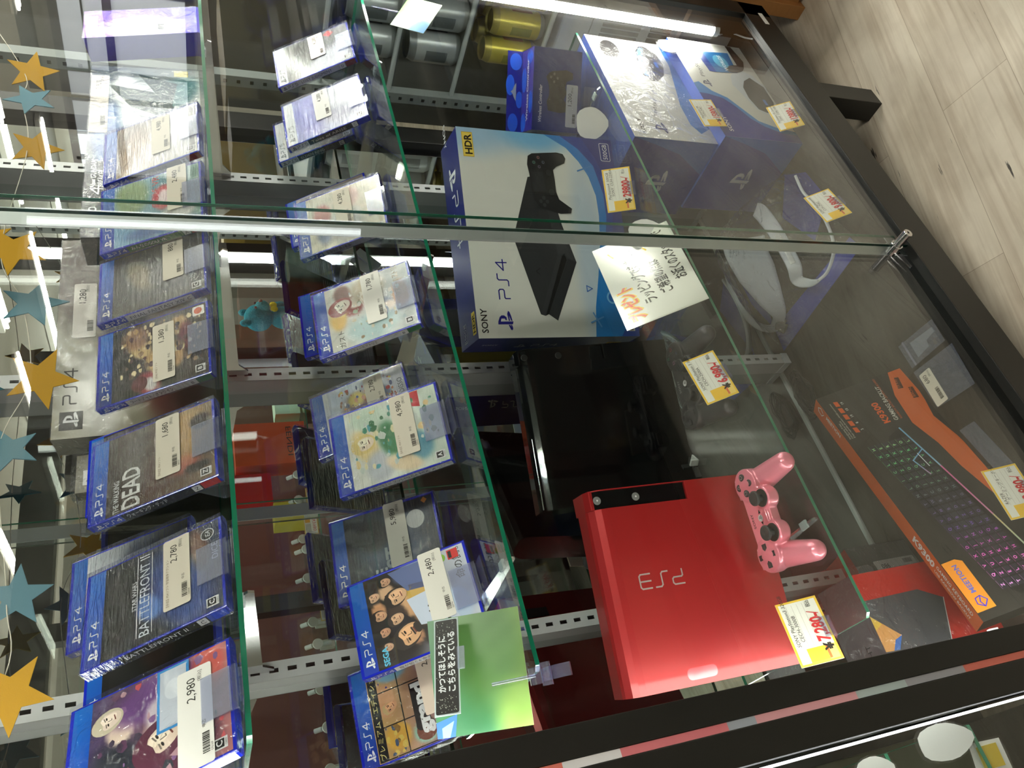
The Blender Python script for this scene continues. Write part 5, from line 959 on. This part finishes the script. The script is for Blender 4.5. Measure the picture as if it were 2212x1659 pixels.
# ---------------------------------------------------------------- felt star garland across the top of the case
def star(label, x, y, z, r, col, rot, yaw):
    t = thing('felt_star', label, 'star', (x, y, z), yaw, 0, rot, 'felt stars strung across the top')
    pts = [((r if k % 2 == 0 else r*.42)*math.sin(R(36*k)), (r if k % 2 == 0 else r*.42)*math.cos(R(36*k))) for k in range(10)]
    MB().prism(pts, 'y', -.0008, .0008, col).build('felt', FELT, t); return t
GOLD = (186, 142, 46); TEAL = (92, 128, 142); TEAL_MIRRORED = (60, 100, 110)
sl = [(.294, 1.668, .042, GOLD, 20, 'large gold felt star at the left end, in front of the left standard'), (.40, 1.669, .036, TEAL, 50, 'pale blue felt star next to the large gold one'), (.59, 1.692, .036, TEAL, 5, 'pale blue felt star above the black packet'),
      (.696, 1.664, .044, GOLD, 30, 'gold felt star in the middle left, above the pale PS4 box'), (.825, 1.681, .044, TEAL, 40, 'pale blue felt star above the price 1,280'), (.925, 1.714, .046, GOLD, 15, 'gold felt star just left of the door strip'),
      (1.15, 1.698, .040, GOLD, 35, 'greenish gold felt star right of the door strip'), (1.272, 1.714, .040, TEAL, 10, 'faint blue felt star near the upper right'), (1.348, 1.716, .042, GOLD, 45, 'gold felt star at the right end of the string')]
for x, z, r_, c, ro, lb_ in sl: star(lb_, x, .95, z, r_, c, ro, rnd.uniform(-20, 20))
for x, z, r_, c, ro, lb_ in [(.34, 1.735, .034, TEAL_MIRRORED, 12, 'teal felt star toned dark like a mirrored back, above the sleeved game'), (.50, 1.745, .034, (120, 104, 40), 60, 'gold felt star toned dark like a mirrored back, above BATTLEFRONT II'), (.76, 1.76, .034, TEAL_MIRRORED, 25, 'teal felt star toned dark like a mirrored back, high in the middle'), (1.05, 1.77, .034, GOLD, 70, 'small gold felt star high behind the door strip')]:  # back row; darker colours paint the shade of mirrored star backs
    star(lb_, x, 1.05, z, r_, c, ro, rnd.uniform(-30, 30))
STR = mat('string', (206, 200, 186), .8)
t = thing('star_string', 'thin pale string carrying the felt stars', 'string', (.8, .95, 1.7))
MB().sweep(smooth([(-.75, 0, .1)]+[(x-.8, .0016, z+r_*.3-1.7) for x, z, r_, c, ro, lb_ in sl]+[(.75, 0, .12)], 8), .0007, 5).build('string', STR, t)
MB().sweep(smooth([(-.72, .1, .14), (-.46, .1016, .045), (-.3, .1016, .055), (-.04, .1016, .07), (.25, .1016, .08), (.7, .1, .16)], 8), .0007, 5).build('string_back', STR, t)

# ---------------------------------------------------------------- what stands to the right of the case (seen through its side glass)
t = thing('wooden_crate', 'wooden crate standing on the floor at the right corner of the display case', 'crate', (1.95, .72, 0))
cr = MB().box(-.28, .25, -.13, -.112, .012, .09).box(-.28, .25, -.13, -.112, .105, .30).box(-.28, -.262, -.112, .05, .012, .30).box(-.28, .25, .045, .06, .012, .30)
cr.build('planks', WOOD, t, .001)
for a, b in ((-.30, -.15), (-.30, .03), (.22, -.15), (.22, .03)): MB().box(a, a+.035, b, b+.035, 0, .34).build('corner_leg', WOOD, t, .0015)
MB().box(-.30, .255, -.152, -.130, 0, .035).build('bottom_batten', WOOD, t, .001)
t = thing('air_purifier', 'white machine with grey grilles under the can rack', 'appliance', (2.03, .99, 0))
MB().box(-.27, .38, -.12, .16, .0, .585, (206, 214, 224)).build('housing', PLAIN, t, .006)
m = MB()
for i in range(9): m.box(-.2735, -.27, -.11+i*.0155, -.11+i*.0155+.0095, .36, .47, (150, 156, 162))
m.build('grille', PLAIN, t)
m = MB()
for i in range(6): m.box(-.2735, -.27, -.10+i*.0155, -.10+i*.0155+.010, .27, .33, (60, 66, 72))
m.box(-.2712, -.27, -.12, .16, .50, .502, (150, 156, 160)); m.build('vent', PLAIN, t)
# can rack
t = thing('drink_rack', 'grey steel rack of large silver and yellow cans right of the display case', 'rack', (2.02, .97, 0))
for y in (-.26, .20):
    p = MB().box(-.30, -.272, y, y+.028, 0, 1.9, (150, 156, 156))
    for k in range(60): p.box(-.301, -.30, y+.010, y+.018, .12+k*.03, .128+k*.03, (40, 44, 44))
    p.build('rack_post', PLAIN, t)
MB().box(.42, .46, -.26, .23, 0, 1.9, (60, 62, 62)).build('back_panel', PLAIN, t)
for zz in (.616, .822, .988, 1.16):
    m = MB().box(-.272, .42, -.26, .2, zz-.008, zz-.002, (90, 96, 96)); m.sweep([(-.28, -.262, zz+.012), (.42, -.262, zz+.012)], .005, 8, (180, 188, 188)); m.sweep([(-.285, -.26, zz+.006), (-.285, .21, zz+.006)], .006, 8, (186, 192, 192)); m.build('rack_shelf', PLAIN, t)
def can(label, x, y, z, kind, grp):
    o = MB(); r_ = .034 if kind else .040; h_ = .142 if kind else .133; r_ += 0 if kind else .003
    c = (232, 214, 90) if kind else (200, 206, 208)
    prof = [(.0, .003), (r_*.82, .0), (r_*.9, .004), (r_, .014), (r_, h_-.018), (r_*.86, h_-.004), (r_*.88, h_), (r_*.8, h_-.005), (.0, h_-.006)]
    cols = [(190, 196, 196)]*3+[c]+[(196, 180, 90) if kind else (150, 156, 158)]*4
    o.lathe(prof, 28, at=(0, 0, 0), cols=cols)
    for a in (-100, -40, 150):
        for k in range(6):
            q0, q1 = R(a+k*7), R(a+k*7+7); s_ = r_*1.002
            o.add([(s_*math.cos(q0), s_*math.sin(q0), .035), (s_*math.cos(q1), s_*math.sin(q1), .035), (s_*math.cos(q1), s_*math.sin(q1), .09), (s_*math.cos(q0), s_*math.sin(q0), .09)], [(0, 1, 2, 3)], (206, 110, 40) if kind and a == -100 else (170, 170, 60) if kind else (120, 128, 132), 0, True)
    o = o.build('drink_can', CANM); o.location = (x, y, z); o['label'] = label; o['category'] = 'can'; o['group'] = grp
    return o
c0 = None; c1 = None
for i in range(4):
    for j in range(4):
        x, y = 1.80+i*.088, .790+j*.090 if False else .80+j*.092
        if c0 is None: c0 = can('large silver can with a plain shiny body in the rack', x, y, .8215, 0, 'silver cans in the rack')
        else:
            o = c0.copy(); COL.objects.link(o); o.location = (x, y, .8215)
        o = c0.copy(); COL.objects.link(o); o.location = (x, y, .9875)
        x, y = 1.80+i*.082, .80+j*.078+.03
        if c1 is None: c1 = can('yellow can with an orange patch on the lowest visible tier of the rack', x, y, .6155, 1, 'yellow cans in the rack')
        else:
            o = c1.copy(); COL.objects.link(o); o.location = (x, y, .6155)
t = thing('metal_locker', 'tall dull grey cabinet behind the can rack', 'cabinet', (2.9, 1.4, 0))
MB().box(-.3, .6, -.6, .5, 0, 1.95, (118, 120, 116)).build('cabinet', PLAIN, t, .004)
MB().box(-.304, -.3, -.02, .0, .9, 1.05, (60, 60, 60)).build('handle', CHROME, t)

# ---------------------------------------------------------------- the neighbouring case on the left
t = thing('display_case', 'second black framed display case left of the console case, only its right edge in view', 'display case', (-.65, .97, 0)); t2 = t
def nb(mb, name, mats, bevel=0, par=None):
    o = mb.build(name, mats, par or t2, bevel)
    if par is None: o.matrix_parent_inverse = Matrix.Translation((.65, -.97, 0))
    return o
nb(MB().box(.0455, .079, YF, .80, .164, 2.08), 'corner_post', FRAME, .001); nb(MB().box(.046, .079, 1.2, 1.245, .164, 2.08), 'corner_post', FRAME, .001)
nb(MB().box(-1.3, .0455, YF, .80, .164, .24), 'bottom_rail', FRAME, .001); nb(MB().box(-1.3, .079, YF, 1.245, 2.08, 2.13), 'top_cap', FRAME)
nb(MB().box(-1.3, .046, .8, 1.21, .17, FL), 'base_board', BOARD); nb(MB().box(-1.3, .046, 1.21, 1.215, FL, 2.08, (74, 76, 56)), 'back_panel', mat('dark_back', (74, 78, 56), .3)); nb(MB().box(-1.3, .04, .752, .757, .24, 2.08), 'sliding_door', GLASS)
for x_ in (.02, -1.28): nb(MB().box(x_, x_+.05, YF+.005, YF+.055, 0, .164), 'leg', FRAME, .001)
SEAM = MB()
cs_ = [(206, 150, 156), (150, 156, 166), (196, 110, 116), (206, 206, 208), (200, 110, 96), (150, 150, 156), (166, 180, 180)]  # pink and grey blocks paint the reflections seen on the gap strip
zz = .2
for k in range(24):
    h_ = rnd.uniform(.03, .14); SEAM.box(.0795, .0875, .7462, .7470, zz, min(2.0, zz+h_), cs_[k % 7]); zz += h_
    if zz > 2: break
o = SEAM.build('seam_tape', PAPER); tag(o, 'strip of tape down the gap between the two cases, pink and grey reflections painted in', 'tape')
t = thing('tube_lamp', 'thin vertical tube lamp inside the neighbouring case beside its right post', 'lamp', (.0405, .772, .3))
MB().sweep([(0, 0, 0), (0, 0, 1.6)], .0014, 12).build('tube', LEDN, t); MB().sweep([(0, 0, -.014), (0, 0, 0)], .006, 12, (225, 228, 230)).build('end_cap', PLAIN, t)
t = thing('glass_shelf', 'glass shelf with green edge in the neighbouring case on the left', 'shelf', (-.6, .98, .595))
MB().box(-.62, .630, -.14, .2, -.0055, 0).build('pane', SHELFG, t); MB().box(-.62, .630, -.1408, -.14, -.0055, 0).box(.630, .6308, -.14, .2, -.0055, 0).build('green_edge', EDGE, t)
t = thing('shelf_bracket', 'bracket holding the glass shelf of the neighbouring case', 'bracket', (-.02, 1.2, .588)); MB().prism([(0, -.002), (-.3, -.002), (-.306, -.006), (-.303, -.013), (-.03, -.034), (0, -.05)], 'x', -.002, .002).build('arm', CHROME, t)
diecut('white die cut card standing on the neighbouring shelf, largest at the lower right', .019, .836, .5955, -6, 20, [(a*.62, b*1.05) for a, b in ov], 'white cards in the neighbouring case')
diecut('white die cut card higher up in the neighbouring case', .010, .86, .712, -6, 10, [(a*.5, b*.75) for a, b in ov], 'white cards in the neighbouring case')
t = diecut('grey card with a yellow square at the lower right corner', -.012, .84, .556, -6, 10, [(-.02, 0), (.02, .0), (.022, .045), (-.016, .05)], 'white cards in the neighbouring case')
MB().box(-.01, .016, -.0012, -.0004, .008, .038, (206, 180, 60)).build('yellow_square', PAPER, t)
t = thing('glass_shelf', 'upper glass shelf of the neighbouring case under the second white card', 'shelf', (-.6, .98, .711)); MB().box(-.62, .626, -.11, .2, -.0055, 0).build('pane', SHELFG, t); MB().box(-.62, .626, -.1108, -.11, -.0055, 0).build('green_edge', EDGE, t)

# ---------------------------------------------------------------- the shop opposite, seen only in the mirror and the glass
def opp(name, label, cat, x, z, y=-.49, group=None, yaw=0): return thing(name, label, cat, (x, y, z), yaw, 0, 0, group)
t = opp('opposite_case', 'black framed display case across the aisle, mirrored at the back', 'display case', 1.2, 0, -.70)
m = MB()
for x_ in (-1.05, -.2, .90): m.box(x_, x_+.06, .28, .34, .1, 2.0)
m.box(-1.05, .96, .28, .34, .1, .24).box(-1.05, .96, .28, .34, 1.93, 2.04); m.build('frame', FRAME, t)
MB().box(-1.05, .96, -.36, -.33, .1, 1.38, (120, 70, 64)).box(-1.05, .96, -.36, -.33, 1.38, 2.0, (120, 116, 106)).build('red_backing', PLAIN, t)
MB().box(-1.05, .96, -.33, .3, .10, .2, (60, 60, 58)).build('base_board', PLAIN, t)
for zz in (.66, 1.04, 1.40, 1.74):
    s_ = MB().box(-1.0, .92, -.32, .24, zz-.006, zz).build('case_shelf', SHELFG, t); MB().box(-1.0, .92, .24, .241, zz-.006, zz).build('green_edge', EDGE, s_)
for x_, z0, z1 in ((.87, .9, 2.0),): MB().sweep([(x_, .25, z0), (x_, .25, z1)], .011, 12).build('tube', FARM, t)
# watches on stands with price tags
w0 = None
for i, x in enumerate((.48, .60, .74, .88, .98, 1.05, 1.15, 1.24, 1.31, 1.40, 1.48, 1.56)):
    z = 1.045+(i % 3)*.0
    if w0 is None:
        w0 = opp('wrist_watch', 'steel wrist watch on a stand in the opposite case', 'watch', x, z, -.48, 'watches in the opposite case')
        MB().lathe([(.0, 0), (.018, 0), (.019, .004), (.017, .008), (.0, .008)], 24, (206, 206, 200), Mx=Matrix.Translation((0, .004, .06)) @ Matrix.Rotation(R(-90), 4, 'X')).build('dial', PLAIN, w0)
        MB().sweep([(0, .002, .012), (0, -.004, .04)], .008, 8).sweep([(0, -.004, .078), (0, -.02, .1)], .008, 8).build('strap', STEEL, w0)
        MB().box(-.014, .014, -.03, -.002, 0, .05, (190, 188, 180)).build('stand', PLAIN, w0)
    else: dup(w0, (x, -.48+.06*(i % 2), z))
p0 = None
for i, (x, pr_) in enumerate(((.565, '3480'), (.72, '5480'), (1.0, '4980'), (1.1, '12980'), (1.21, '4280'), (1.34, '3980'), (1.47, '9800'))):
    t = opp('price_tag', 'yellow edged price tag reading %s in the opposite case' % pr_, 'price tag', x, 1.03+.02*(i % 2), -.43, 'tags in the opposite case')
    m = MB().box(-.035, .035, -.001, 0, 0, .052, (226, 190, 90)); g = F((.035, .0002, 0), (-1, 0, 0), (0, 0, 1)); m.q(g, .003, .003, .067, .049, (226, 224, 214), 1); m.tx(g, '¥'+pr_, .006, .007, .013, (196, 50, 56), 2, w=.05); m.q(g, .004, .028, .02, .047, (226, 160, 50), 2)
    for k in range(4): m.q(g, .024, .028+k*.005, .06, .0296+k*.005, (110, 100, 96), 2)
    m.build('tag', PAPER, t)
# plush bear
t = opp('teddy_bear', 'blue green plush bear with a yellow bow, mirrored behind the upper games', 'teddy bear', 2.40, 1.0, -.45, yaw=155)
PB = (34, 140, 160)
def ball(mb, c, r, col, sx=1, sy=1, sz=1, n=20):
    prof = [(r*math.sin(math.pi*k/12)+.00001, -r*math.cos(math.pi*k/12)) for k in range(13)]
    return mb.lathe(prof, n, col, Mx=Matrix.Translation(c) @ Matrix.Diagonal((sx, sy, sz, 1)))
ball(ball(MB(), (0, 0, .19), .068, PB, 1, .9, .92), (0, -.052, .175), .032, (70, 160, 176)).build('head', PLUSH, t)
for s in (-1, 1): ball(MB(), (s*.055, 0, .25), .024, PB, 1, .6, 1).build('ear', PLUSH, t); ball(MB(), (s*.062, -.03, .09), .028, PB, .8, .8, 1.4).build('arm', PLUSH, t); ball(MB(), (s*.045, -.05, .028), .030, PB, 1, 1.4, .9).build('leg', PLUSH, t); ball(MB(), (s*.024, -.062, .205), .006, (90, 40, 40)).build('eye', PLAIN, t)
ball(MB(), (0, 0, .075), .058, PB, 1, .9, 1.2).build('body', PLUSH, t); ball(MB(), (0, -.082, .182), .009, (130, 70, 60)).build('nose', PLAIN, t)
m = MB(); ball(m, (-.022, -.055, .125), .02, (226, 200, 40), 1.2, .5, .8); ball(m, (.022, -.055, .125), .02, (226, 200, 40), 1.2, .5, .8); m.build('bow', PLUSH, t)
def obox(name, label, x0, x1, z0, z1, col, txt=None, tc=(30, 30, 30), y=-.49, d=.1):
    t = opp(name, label, 'box', (x0+x1)/2, z0, y); w = x1-x0; m = MB().box(-w/2, w/2, -d, 0, 0, z1-z0, col); g = F((w/2, .0003, 0), (-1, 0, 0), (0, 0, 1))
    if txt: m.tx(g, txt, w*.12, (z1-z0)*.2, .022, tc, 1, w=w*.7)
    m.build('box', CARTON, t); return t
obox('orange_box', 'orange box lettered FENDI, mirrored between the two games rows', 1.66, 1.86, 1.045, 1.33, (226, 92, 44), 'FENDI')
obox('red_box', 'tall red box beside the orange one in the mirror', 1.49, 1.62, 1.2, 1.39, (196, 30, 36)); obox('yellow_box', 'yellow and blue packet beside the red box in the mirror', 1.40, 1.485, 1.045, 1.2, (226, 206, 70), 'ecta', (30, 90, 190))
obox('gold_box', 'wide dull gold box high in the mirror', 3.1, 3.9, 1.0, 1.30, (128, 104, 30), None, y=-.6, d=.3)
obox('grey_box', 'pale grey box in the mirror above the gold one', 2.65, 2.95, 1.0, 1.3, (120, 118, 110), 'OR', y=-.6, d=.2)
obox('green_box', 'pale green box in the mirror by the bear', 1.94, 2.08, 1.045, 1.15, (146, 180, 150), None, y=-.55)
obox('brown_box', 'dark brown carton in the mirror under the bear', 2.25, 2.6, .5, .95, (96, 52, 36), None, y=-.55, d=.3)
for i, (x, z, c) in enumerate(((4.2, 1.01, (150, 24, 30)), (4.45, 1.01, (156, 26, 34)), (4.75, 1.01, (140, 22, 28)), (4.6, 1.21, (140, 90, 40)))):
    t = opp('plush_toy', ('round dark red plush toy at the left of its row', 'round red plush toy in the middle of its row', 'round dark red plush toy at the far end', 'round tan plush toy on top of the red ones')[i]+', mirrored upper right', 'plush toy', x, z, -.55)
    m = MB(); ball(m, (0, 0, .11), .12, c); ball(m, (-.05, .09, .15), .022, (220, 206, 190)); ball(m, (.05, .09, .15), .022, (220, 206, 190)); m.build('body', PLUSH, t)
t = opp('opposite_shelf_unit', 'dark shelving across the aisle carrying plush toys, mirrored upper right', 'shelf unit', 3.9, 0, -.85)
m = MB().box(-1.7, 1.8, -.25, -.2, 0, 1.32, (96, 72, 56))
for zz in (.5, 1.0): m.box(-1.7, 1.8, -.2, .45, zz-.03, zz, (112, 108, 100))
for x_ in (-1.7, .1, 1.76): m.box(x_, x_+.04, .41, .45, 0, 1.0, (40, 40, 40))
m.build('shelf_unit', PLAIN, t)
